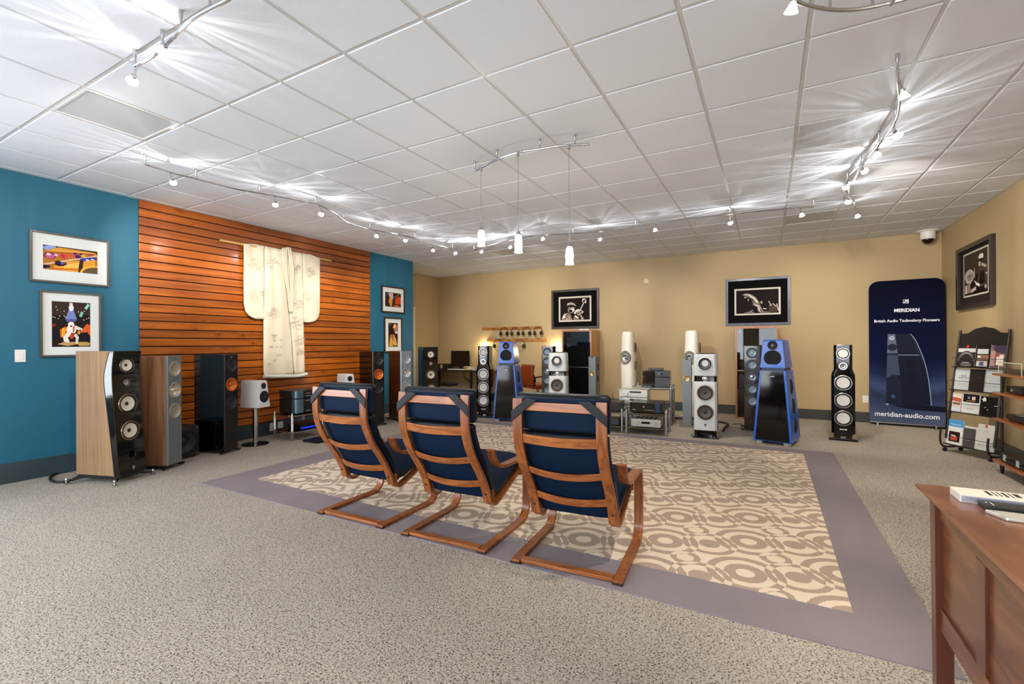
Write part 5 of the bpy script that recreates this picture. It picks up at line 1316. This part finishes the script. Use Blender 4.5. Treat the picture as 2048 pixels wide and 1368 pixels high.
t = component('remote_dock', 'tiny black box with two lights before the black power amplifier', 'device', on(RB, -.09, -.005, .609), R(4), .17, .036, .05, M_black, M_chf, feet=False)
for x in (-.03, .03): G().sphere((x, -.001, .022), .006, 8).build('led', M_white, t)
def cdp(label, z, loc):
    t = component('disc_player', label, 'player', on(loc, 0, 0, z), R(4), .44, .115, .33, M_silbody, M_silf, 'silver disc players')
    knob(t, -.115, .068, .042, None, .02); knob(t, -.048, .045, .012)
    G().box(-.055, -.0012, .078, .125, .002, .102).build('disc_slot', M_disp, t)
    for k in range(6): G().box(-.02+.022*k, -.0012, .038, -.012+.022*k, .001, .044).build('button', M_black if k > 3 else M_silver, t)
    G().box(-.208, -.0012, .106, -.165, .001, .113).build('name_mark', M_black, t)
    return t
t = thing('player_stand', 'stacked silver support box under the silver disc players', 'stand', on((-1.90, 7.42), 0, 0, 0), R(4))
G().box(-.23, .0, .012, .23, .34, .365).build('body', M_silbody, t, bevel=.004)
G().box(-.21, -.003, .05, .21, .001, .345).build('front_panel', M_silf, t, bevel=.002)
for x in (-.19, .19):
    for y in (.04, .30): G().lathe([(.018, 0), (.02, .012)], (x, y, 0), 'z', 12).build('foot', M_steel, t)
cdp('silver disc player with big round knob, upper one of two on the rack', .492, (-1.90, 7.42)); cdp('silver disc player with big round knob, lower one behind the black receiver', .367, (-1.90, 7.42))
# move the tall rack back so the silver stack stands free in front of its posts
RBY = .45
for o in list(col.objects):
    if o.parent is None and o.get('label') and any(k in o['label'] for k in ('taller steel post rack', 'black power amplifier block', 'round knob, stacked on the power', 'on top of the black preamplifier', 'tiny black box with two lights')): o.location.y += RBY; o.location.x += .08

# left rack with the curved cornered amplifiers
LR = (-5.86, 4.49); LT = R(92)
lr = thing('equipment_rack', 'low chrome and glass rack under the black amplifiers by wood wall', 'rack', (LR[0], LR[1], 0), LT)
hexa = [(-.28, .10), (-.24, 0), (.24, 0), (.28, .10), (.24, .46), (-.24, .46)]
for z in (.135, .365):
    s = G().prism(hexa, z-.008, z, 'xy').build('shelf', M_gloss, lr, bevel=.002)
    G().tube([(x*1.01, y, z-.014) for x, y in hexa], .009, 8, closed=True).build('shelf_rim', M_chrome, s)
for x, y in ((-.262, .05), (.262, .05), (-.24, .45), (.24, .45)):
    G().lathe([(.002, 0), (.006, .03), (.020, .035), (.020, .12), (.023, .125), (.023, .15), (.020, .155), (.020, .35), (.012, .365), (.012, .38), (.003, .40)], (x, y, 0), 'z', 16).build('post', M_chrome, lr)
M_gun = mat('gunmetal_blue', '#6f8ea0', .3, metal=.8)
def curved_amp(label, z, h):
    t = thing('amplifier', label, 'amplifier', (LR[0]-.05, LR[1]+.01, z), LT, 'black amplifiers with rounded silver corners')
    w = .20
    prof = [(-w, .37), (-w, .06)] + [(-w+.05-.05*math.cos(R(a)), .06-.05*math.sin(R(a))) for a in range(15, 91, 15)] + [(w-.05+.05*math.sin(R(a)), .06-.05*math.cos(R(a))) for a in range(0, 76, 15)] + [(w, .06), (w, .37)]
    G().prism(prof, .010, .010+h, 'xy').build('case', mat('amp_brown_black', '#1d1614', .4), t, bevel=.002)
    pc = [(-w-.001, .10)] + [(-w+.05-.052*math.cos(R(a)), .06-.052*math.sin(R(a))) for a in range(0, 91, 15)] + [(-w+.12, .008), (-w+.12, .012)] + [(-w+.05-.046*math.cos(R(a)), .06-.046*math.sin(R(a))) for a in range(90, -1, -15)] + [(-w+.004, .10)]
    G().prism(pc, .012, .008+h, 'xy').build('corner_panel', M_gun, t)
    n = 2 if h < .15 else 7
    for k in range(n): G().box(-.04, .0075, .03 + k*(h-.03)/n, .04, .010, .038 + k*(h-.03)/n).build('slot', M_silver if k in (0, n-1) else M_black, t)
    for x in (-.14, .14):
        for y in (.08, .33): G().lathe([(.018, 0), (.018, .010)], (x, y, 0), 'z', 12).build('foot', M_rubber, t)
curved_amp('black amplifier with rounded silver corner, taller lower one by the wood wall', .366, .205)
curved_amp('black preamplifier with rounded silver corner, thin upper one by the wood wall', .582, .105)
t = component('power_conditioner', 'low black box with blue lit strip on the rack lower shelf', 'device', (LR[0]-.03, LR[1]+.03, .136), LT, .36, .075, .30, M_black, M_gloss)
G().box(-.16, -.002, .014, .10, .001, .034).build('light_strip', mat('blue_led', '#0a1a80', .3, emit='#1430ff', estr=.9), t)
t = component('flat_amplifier', 'flat black component standing on the carpet behind left chair arm', 'device', at_z(636, 884, 0) + Vector((.1, .1, 0)), LT, .40, .022, .30, M_black, M_gloss)

# ================================================================ CORNER DESK
M_deskb = mat('black_brown_desk', '#241b17', .4)
dt = thing('corner_desk', 'dark brown computer desk in the far left corner', 'desk', (-6.5, 9.16, 0))
G().box(-1.1, 0, .70, 1.15, .58, .735).build('top', M_deskb, dt, bevel=.004)
for x in (-1.05, .28, .50, 1.10):
    for y in (.05, .53): G().box(x-.025, y-.025, 0, x+.025, y+.025, .70).build('leg', M_deskb, dt)
G().tube(smooth_path([(.05, .04, .68), (.09, .04, .58), (.18, .04, .50), (.26, .04, .47)], 5), .022, 8).build('brace', M_deskb, dt)
DT = .735
t = thing('computer_monitor', 'black flat computer monitor on the corner desk', 'monitor', (-6.76, 9.52, DT))
G().box(-.28, 0, .07, .28, .03, .46).build('case', M_black, t, bevel=.006); G().box(-.265, -.001, .085, .265, .001, .445).build('screen', mat('screen_off', '#1c120c', .25), t)
G().box(-.03, .02, .012, .03, .05, .2).build('stem', M_black, t); G().box(-.11, -.06, 0, .11, .09, .012).build('base', M_black, t, bevel=.004)
t = thing('keyboard', 'white keyboard in front of the black monitor', 'keyboard', (-6.70, 9.21, DT))
G().box(-.22, 0, 0, .22, .13, .016).build('case', M_white, t, bevel=.003)
for r_ in range(4): G().box(-.21, .012+.028*r_, .016, .21, .034+.028*r_, .020).build('key_row', mat('key_grey', '#bdb8ac', .5), t)
t = thing('tissue_box', 'small pale grey box at the right of the corner desk', 'box', (-6.16, 9.22, DT))
G().box(-.045, 0, 0, .045, .09, .075).build('carton', mat('pale_grey_card', '#aeb0ae', .6), t, bevel=.003); G().box(-.02, .03, .0745, .02, .06, .078).build('opening', M_dark, t)
t = thing('desk_organizer', 'dark desk organizer with a pale label left of the monitor', 'organizer', (-7.25, 9.40, DT))
G().box(-.2, 0, 0, .2, .22, .13).build('tray', M_chb, t, bevel=.006); G().box(-.03, -.001, .02, .03, .001, .11).build('label_card', mat('cream_label', '#c7b78d', .5), t)
t = thing('telephone', 'cream desk telephone with a dark cord right of the keyboard', 'telephone', (-6.38, 9.27, DT))
G().prism([(0, 0), (.2, 0), (.2, .05), (0, .02)], -.08, .08, 'yz').build('body', mat('cream_phone', '#c5b995', .45), t, bevel=.005)
G().tube(smooth_path([(-.10, .03, .055), (-.06, .02, .07), (.06, .02, .07), (.10, .03, .055)], 4), .016, 8).build('handset', mat('cream_phone', '#c5b995', .45), t)
# stool
sp = (-6.42, 8.62)
t = thing('stool', 'round black cushioned stool in front of the corner desk', 'stool', (sp[0], sp[1], 0))
G().lathe([(.06, .40), (.19, .415), (.205, .44), (.205, .475), (.19, .495), (.08, .50), (.001, .50)], (0, 0, 0), 'z', 32).build('seat', M_rubber, t)
G().lathe([(.022, .05), (.022, .25), (.014, .25), (.014, .41)], (0, 0, 0), 'z', 14).build('column', M_chrome, t)
for k in range(5):
    a = 2*PI*k/5; 
    G().tube([(0, 0, .075), (.13*math.cos(a), .13*math.sin(a), .07), (.25*math.cos(a), .25*math.sin(a), .055)], [.02, .016, .012], 8).build('leg', M_black, t)
    G().lathe([(.02, -.012), (.026, -.005), (.026, .005), (.02, .012)], (.25*math.cos(a), .25*math.sin(a), .026), 'x', 12).build('caster', M_rubber, t)
# orange office chair
t = thing('office_chair', 'orange brown leather office chair behind the left blue speaker', 'chair', (-4.40, 8.55, 0), R(-32))
M_or = mat('rust_leather', '#b14a17', .4, bump=.5, bscale=22, var=.12, vscale=5)
def pad(w, d0, d1, z0, z1, bv=.03): return G().box(-w, d0, z0, w, d1, z1)
G().loft([[(-.24, y, z), (.24, y, z), (.24, y+.07, z), (-.24, y+.07, z)] for y, z in ((.0, .50), (-.02, .62), (-.015, .80), (.01, .93))]).build('backrest', M_or, t, bevel=.03, seg=4)
G().box(-.26, .05, .43, .26, .54, .53).build('seat', M_or, t, bevel=.035, seg=4)
for s in (-1, 1): G().tube(smooth_path([(s*.26, .05, .5), (s*.30, .02, .66), (s*.30, .2, .69), (s*.29, .36, .68), (s*.27, .4, .5)], 5), .014, 8).build('armrest', M_black, t)
G().lathe([(.03, .08), (.03, .3), (.02, .3), (.02, .43)], (0, .28, 0), 'z', 14).build('column', M_chrome, t)
for k in range(5):
    a = 2*PI*k/5 + .3
    G().tube([(0, .28, .10), (.15*math.cos(a), .28+.15*math.sin(a), .085), (.29*math.cos(a), .28+.29*math.sin(a), .06)], [.028, .022, .016], 8).build('leg', M_black, t)
    G().lathe([(.02, -.014), (.028, -.006), (.028, .006), (.02, .014)], (.29*math.cos(a), .28+.29*math.sin(a), .028), 'x', 12).build('caster', M_rubber, t)

# ================================================================ HEADPHONE RAILS
M_rail = wood('rail_oak', '#8c5a25', '#b8823f', 'X', 7.0, .06, .4, .1, bands=5)
def peg_rail(label, x0, x1, z):
    t = thing('peg_rail', label, 'rail', ((x0+x1)/2, WB, z), 0, 'wooden peg rails')
    w = (x1-x0)/2
    G().box(-w, -.02, -.036, w, -.001, .036).build('board', M_rail, t, bevel=.003)
    xs = [-w + .05 + (2*w-.12)*k/5 for k in range(6)]
    for x in xs:
        G().tube([(x, -.018, .0), (x, -.09, .012)], [.014, .012], 10).sphere((x, -.092, .012), .016, 10).build('peg', M_rail, t)
    return [((x0+x1)/2 + x, WB - .075, z + .015) for x in xs]
P1 = peg_rail('upper wooden peg rail with headphones on the back wall', -6.26, -4.62, 1.735)
P2 = peg_rail('lower wooden peg rail with headphones on the back wall', -6.115, -4.49, 1.45)
def headphones(label, p, s=1.0, m=M_black, cups=True):
    t = thing('headphones', label, 'headphones', (p[0], p[1], p[2]), 0, 'headphones on the peg rails')
    r = .085*s; zt = .012
    G().tube([(r*math.sin(R(a)), 0, zt - r + r*math.cos(R(a))*1.0 if abs(a) < 90 else zt - r - (abs(a)-90)/90*.09) for a in range(-120, 121, 12)], .007, 8).build('headband', m, t)
    for q in (-1, 1):
        c = G().lathe([(.042, -.012), (.046, -.004), (.046, .010), (.03, .018), (.001, .018)], (q*r*.93, 0, zt - r - .05), 'x' if q > 0 else '-x', 20).build('ear_cup', m, t)
        G().lathe([(.044, -.026), (.046, -.018), (.04, -.012)], (q*r*.93, 0, zt - r - .05), 'x' if q > 0 else '-x', 20).build('ear_pad', M_rubber, c)
    G().tube(smooth_path([(-r*.9, 0, zt-r-.09), (-.07, -.005, -.24), (0, 0, -.28), (.06, .004, -.23), (.05, 0, -.15), (-.02, -.006, -.19), (0, 0, -.27)], 6), .0035, 6).build('cable', M_rubber, t)
    return t
hl = ['headphones on the third peg of the upper rail', 'headphones on the fourth peg of the upper rail', 'headphones on the fifth peg of the upper rail', 'headphones on the last peg of the upper rail, nearest the horn player photograph']
for p, lb in zip(P1[2:], hl): headphones('black ' + lb if 'last' not in lb else lb, p, 1.2)
for k, lb in ((1, 'headphones on the second peg of the lower rail, behind blue speaker'), (3, 'big black headphones on the fourth peg of the lower rail')): headphones(lb, P2[k], 1.4)
t = thing('cable_loop', 'thin pale cable looped over the first peg of the lower rail', 'cable', P2[0])
G().tube(smooth_path([(-.05, 0, -.06), (-.07, 0, -.13), (0, 0, -.17), (.07, 0, -.12), (.05, 0, -.04), (0, 0, .014), (-.05, 0, -.06)], 5), .003, 6).build('wire', mat('clear_wire', '#b9a878', .4), t)

# ================================================================ FLOOR CABLES
def cable(label, pts, r=.008, m=M_rubber):
    tag(G().tube(smooth_path(pts, 6), r, 8).build('cable', m), label, 'cable')
pf = lambda x, y, z=.012: tuple(at_z(x, y, z))
cable('thick black speaker cable curling on the carpet behind the striped speaker', [pf(163, 938), pf(130, 942), pf(106, 950), pf(100, 958), pf(112, 964), pf(135, 962), pf(158, 953)], .012)
cable('purple grey speaker cable running from the white section speaker', [pf(1446, 862, .02), pf(1450, 855, .02), pf(1456, 848, .02), pf(1442, 844, .02), pf(1402, 838, .02), pf(1352, 836, .02), pf(1330, 835, .02)], .016, mat('aubergine_sleeve', '#2c2334', .7))
cable('thin black cable across the carpet behind the brown tower speaker', [pf(1466, 848), pf(1476, 848), pf(1484, 848)], .006)

t = thing('router', 'small flat white box on top of the left glass cabinet', 'device', (-3.42, 9.30, 1.645))
G().box(-.11, 0, 0, .11, .13, .026).build('case', M_white, t, bevel=.006)
for k in range(3): G().box(-.02+.02*k, -.0006, .010, -.014+.02*k, .001, .015).build('led', M_black, t)
# ================================================================ TRACK LIGHTS AND PENDANTS
M_nick = mat('satin_nickel', '#bdbdbf', .25, metal=1.0)
def shade_mat(name, es, mixf):
    m = bpy.data.materials.new(name); m.use_nodes = True
    nt = m.node_tree; nt.nodes.remove(nt.nodes['Principled BSDF']); out = nt.nodes['Material Output']
    tr = N(nt, 'ShaderNodeBsdfTransparent'); em = N(nt, 'ShaderNodeEmission', i_Strength=es); em.inputs[0].default_value = (1, .97, .92, 1)
    mx = N(nt, 'ShaderNodeMixShader', i_0=mixf)
    nt.links.new(tr.outputs[0], mx.inputs[1]); nt.links.new(em.outputs[0], mx.inputs[2]); nt.links.new(mx.outputs[0], out.inputs[0])
    return m
M_shade = shade_mat('lit_glass_shade', 6.0, .5)
M_bulb = mat('lit_bulb', '#ffffff', .4, emit='#fff6e8', estr=40)
M_pglass = mat('lit_opal_glass', '#fff4e0', .4, emit='#fff1dc', estr=2.4)
RZ = 3.02
SPOT, LEAK = 76.0, 14.0
def leak_nodes(d):
    """halogen reflector leak: strength varies round the lamp in narrow streaks"""
    d.use_nodes = True; nt = d.node_tree; L = nt.links.new
    em = nt.nodes['Emission']
    tc = N(nt, 'ShaderNodeTexCoord'); sp = N(nt, 'ShaderNodeSeparateXYZ'); L(tc.outputs['Normal'], sp.inputs[0])
    an = N(nt, 'ShaderNodeMath', operation='ARCTAN2'); L(sp.outputs[1], an.inputs[0]); L(sp.outputs[0], an.inputs[1])
    nz = N(nt, 'ShaderNodeTexNoise', noise_dimensions='1D', i_Scale=5.5, i_Detail=3.0); L(an.outputs[0], nz.inputs['W'])
    mr = N(nt, 'ShaderNodeMapRange'); mr.inputs[1].default_value = .45; mr.inputs[2].default_value = .68; mr.inputs[3].default_value = .35; mr.inputs[4].default_value = 2.6
    L(nz.outputs[0], mr.inputs[0]); L(mr.outputs[0], em.inputs['Strength'])
lamp_no = [0]
def track(label, px, z=RZ, loc0=None):
    pts = [at_z(x, y, z) if not isinstance(x, Vector) else x for x, y in px]
    c = pts[len(pts)//2]
    t = thing('track_rail', label, 'track light', (c.x, c.y, H - .004))
    loc = [(p.x - c.x, p.y - c.y, z - H + .004) for p in pts]
    sm = smooth_path(loc, 6)
    G().tube(sm, .010, 8).build('rail', M_nick, t)
    for k in range(0, len(loc), 2):
        x, y, zz = loc[k]
        s = G().lathe([(.007, -.006), (.007, .05), (.011, .06), (.011, 0-zz)], (x, y, zz), 'z', 10).build('standoff', M_nick, t)
    return pts
def nearest(pts, p):
    best = None
    for a, b in zip(pts, pts[1:]):
        ab = (b - a).xy; u = max(0, min(1, (p.xy - a.xy).dot(ab)/max(ab.length_squared, 1e-9)))
        q = a.xy + ab*u
        if best is None or (q - p.xy).length < best[0]: best = ((q - p.xy).length, q)
    return best[1]
def head(label, px, pts, target, power=1.0, zl=2.925, angle=62, leak=1.0, warm=(1.0, .89, .74)):
    p = at_z(px[0], px[1], zl); q = nearest(pts, p)
    if (q - p.xy).length > .3: q = p.xy + (q - p.xy).normalized()*.3
    t = thing('track_lamp', label, 'lamp', (p.x, p.y, zl), 0, 'halogen track lamp heads')
    d = (Vector(target) - Vector((p.x, p.y, zl))).normalized()
    top = Vector((q.x - p.x, q.y - p.y, RZ - zl - .012)); nk = -d*.030
    G().tube([top, top*.55 + nk*.45 + Vector((0, 0, .012)), nk], .006, 8).build('stem', M_nick, t)
    k = G().cyl(nk, nk*.55, .014, 12).build('socket', M_nick, t)
    rot = d.to_track_quat('Z', 'Y')
    s = G().lathe([(.011, -.015), (.018, .0), (.026, .018), (.031, .028)], (0, 0, 0), 'z', 18)
    s.f = [f for f in s.f if len(f) == 4]; s.m = s.m[:len(s.f)]
    so = s.build('glass_shade', M_shade, t); so.rotation_mode = 'QUATERNION'; so.rotation_quaternion = rot
    bo = G().sphere((0, 0, .008), .011, 10).build('bulb', M_bulb, so)
    ld = bpy.data.lights.new('halogen_spot', 'SPOT'); ld.energy = SPOT*power; ld.spot_size = R(angle); ld.spot_blend = .7; ld.color = warm; ld.shadow_soft_size = .03
    lo = bpy.data.objects.new('halogen_spot', ld); col.objects.link(lo); lo.parent = t; lo.location = d*.042
    lo.rotation_mode = 'QUATERNION'; lo.rotation_quaternion = (-d).to_track_quat('Z', 'Y')
    if leak:
        pd = bpy.data.lights.new('reflector_leak', 'POINT'); pd.energy = LEAK*leak; pd.color = (.97, .98, 1); pd.shadow_soft_size = .008
        leak_nodes(pd)
        po = bpy.data.objects.new('reflector_leak', pd); col.objects.link(po); po.parent = t; po.location = (0, 0, -.008); po.rotation_euler = (0, 0, lamp_no[0]*1.37)
    lamp_no[0] += 1
    return t
W_ = lambda y, z: (WL, y, z)
A = track('curved ceiling track light at the upper left above the blue wall', [(470, -14), (455, 0), (420, 18), (385, 38), (362, 58), (345, 78), (325, 95), (306, 112), (270, 132)])
B = track('long winding ceiling track light in front of the wood wall', [(290, 328), (348, 346), (392, 357), (460, 375), (520, 386), (585, 398), (632, 408), (665, 423), (688, 440), (702, 447), (740, 458), (790, 467), (830, 477), (858, 486), (905, 497)])
C = track('long ceiling track light running before the back wall', [(948, 500), (1003, 484), (1048, 475), (1085, 470), (1146, 467), (1216, 461), (1271, 453), (1371, 438), (1460, 428), (1540, 420), (1628, 413)])
D = track('s-curved ceiling track light on the right', [(1795, 140), (1795, 162), (1798, 190), (1798, 212), (1791, 240), (1776, 265), (1758, 287), (1738, 310), (1721, 330), (1701, 347), (1695, 362), (1692, 380), (1698, 392), (1708, 407), (1710, 418)])
E_ = track('curved ceiling track light cut off by the top edge, upper right', [(1560, -40), (1578, -12), (1592, 2), (1620, 12), (1660, 19), (1700, 20), (1745, 14), (1800, 1), (1850, -15)])
HB = lambda k: 'track lamp head on the winding track by the wood wall, %s' % k
head('upper of two glowing lamp heads on the upper left curved track', (328, 97), A, W_(2.2, 1.9), .7, leak=.5)
head('lower of two glowing lamp heads on the upper left curved track', (266, 157), A, W_(2.0, 2.2), .7, leak=.5)
ordn = ['first from its left end', 'second from its left end', 'third from its left end', 'fourth from its left end', 'fifth from its left end', 'sixth from its left end', 'last before the back track']
tg = [W_(3.2, 2.35), W_(4.35, 2.0), W_(4.75, 1.9), W_(5.6, 1.6), W_(7.0, 1.9), (-6.0, 7.6, 1.0), (-5.6, 9.79, 1.7)]
pw = [.9, 1.05, 1.0, .9, .9, .7, .9]
for k, p in enumerate([(346, 362), (551, 407), (643, 426), (754, 470), (811, 479), (866, 499), (910, 505)]):
    head(HB(ordn[k]), p, B, tg[k], pw[k], angle=55 if k in (1, 2) else 62)
oc = ['first', 'second', 'third', 'fourth', 'fifth', 'sixth', 'seventh']
tc_ = [(-5.2, 9.79, 1.9), (-3.8, 9.79, 2.0), (-2.6, 8.0, .1), (-2.2, 9.79, 1.3), (-1.1, 8.3, .1), (-.2, 9.79, 1.9), (1.2, 8.4, .1)]
for k, p in enumerate([(962, 502), (1019, 493), (1085, 476), (1199, 477), (1310, 458), (1460, 444), (1603, 428)]):
    head('%s track lamp head from the left on the back wall track' % oc[k], p, C, tc_[k], 1.15, leak=1.3)
td = [(1.5, 4.6, 0), (WR, 6.4, 1.2), (1.3, 6.8, 0), (WR, 8.4, 2.3), (1.9, 9.79, 1.6), (.9, 9.79, 1.2), (2.2, 9.0, .8)]
for k, p in enumerate([(1807, 188), (1793, 268), (1754, 306), (1727, 340), (1691, 372), (1697, 401), (1714, 430)]):
    head('%s lamp head from the near end of the s-curved track' % oc[k], p, D, td[k], 1.0)
head('single lamp head at the top edge on the cut off track', (1585, 12), E_, (-.6, 3.4, 0), 1.2)
head('lamp head further along the cut off track, above the desk', (1830, -40), E_, (1.0, 2.0, .7), 1.4)

# pendants
PZ = 3.03
pp = track('arched ceiling rail carrying the three glass pendants', [(950, 341), (962, 336), (994, 319), (1036, 305), (1080, 298), (1118, 292), (1150, 290), (1180, 288)], PZ)
for (x, y, yt, yb_), lb in zip([(962, 336, 461, 492), (1036, 305, 470, 505), (1138, 291, 494, 529)], ['left of three white glass pendant lamps', 'middle of three white glass pendant lamps', 'right of three white glass pendant lamps, lowest in view']):
    p = at_z(x, y, PZ - .02)
    fw = Vector((-math.sin(YAW), math.cos(YAW), 0)); dist = (p - EYE).dot(fw)
    zt = HC + ray(x, yt).z*dist; zb = HC + ray(x, yb_).z*dist
    t = thing('pendant_lamp', lb, 'lamp', (p.x, p.y, zb), 0, 'glass pendant lamps')
    h = zt - zb
    G().cyl((0, 0, h+.035), (0, 0, PZ-.012-zb), .0028, 6).build('cord', M_nick, t)
    G().lathe([(.012, PZ-.05-zb), (.014, PZ-.012-zb)], (0, 0, 0), 'z', 12).build('rail_clip', M_nick, t)
    G().lathe([(.004, h+.045), (.010, h+.03), (.024, h+.004), (.024, h)], (0, 0, 0), 'z', 16).build('cap', M_nick, t)
    G().lathe([(.022, h), (.030, h-.02), (.034, h*.5), (.031, .02), (.036, 0), (.030, .004), (.001, .02)], (0, 0, 0), 'z', 20).build('glass_shade', M_pglass, t)
    pd = bpy.data.lights.new('pendant_glow', 'POINT'); pd.energy = 6; pd.color = (1, .9, .75); pd.shadow_soft_size = .03
    po = bpy.data.objects.new('pendant_glow', pd); col.objects.link(po); po.parent = t; po.location = (0, 0, -.05)

# small wall sconces hidden behind two of the speakers: warm glow on the back wall
for x, lb in ((-6.19, 'small wall sconce glowing behind the black tower speaker'), (-4.24, 'small wall sconce glowing behind the brown tower speaker')):
    t = thing('wall_sconce', lb, 'lamp', (x, WB, 1.13), 0, 'small wall sconces')
    G().lathe([(.045, .001), (.045, .014), (.02, .02)], (0, 0, -.02), '-y', 16).build('back_plate', M_black, t)
    G().lathe([(.03, -.05), (.042, .04), (.05, .06)], (0, -.06, 0), 'z', 16).build('cup', M_black, t)
    G().sphere((0, -.06, .062), .022, 10).build('bulb', M_bulb, t)
    pd = bpy.data.lights.new('sconce_glow', 'POINT'); pd.energy = 8; pd.color = (1, .80, .48); pd.shadow_soft_size = .03
    po = bpy.data.objects.new('sconce_glow', pd); col.objects.link(po); po.parent = t; po.location = (0, -.07, .15)
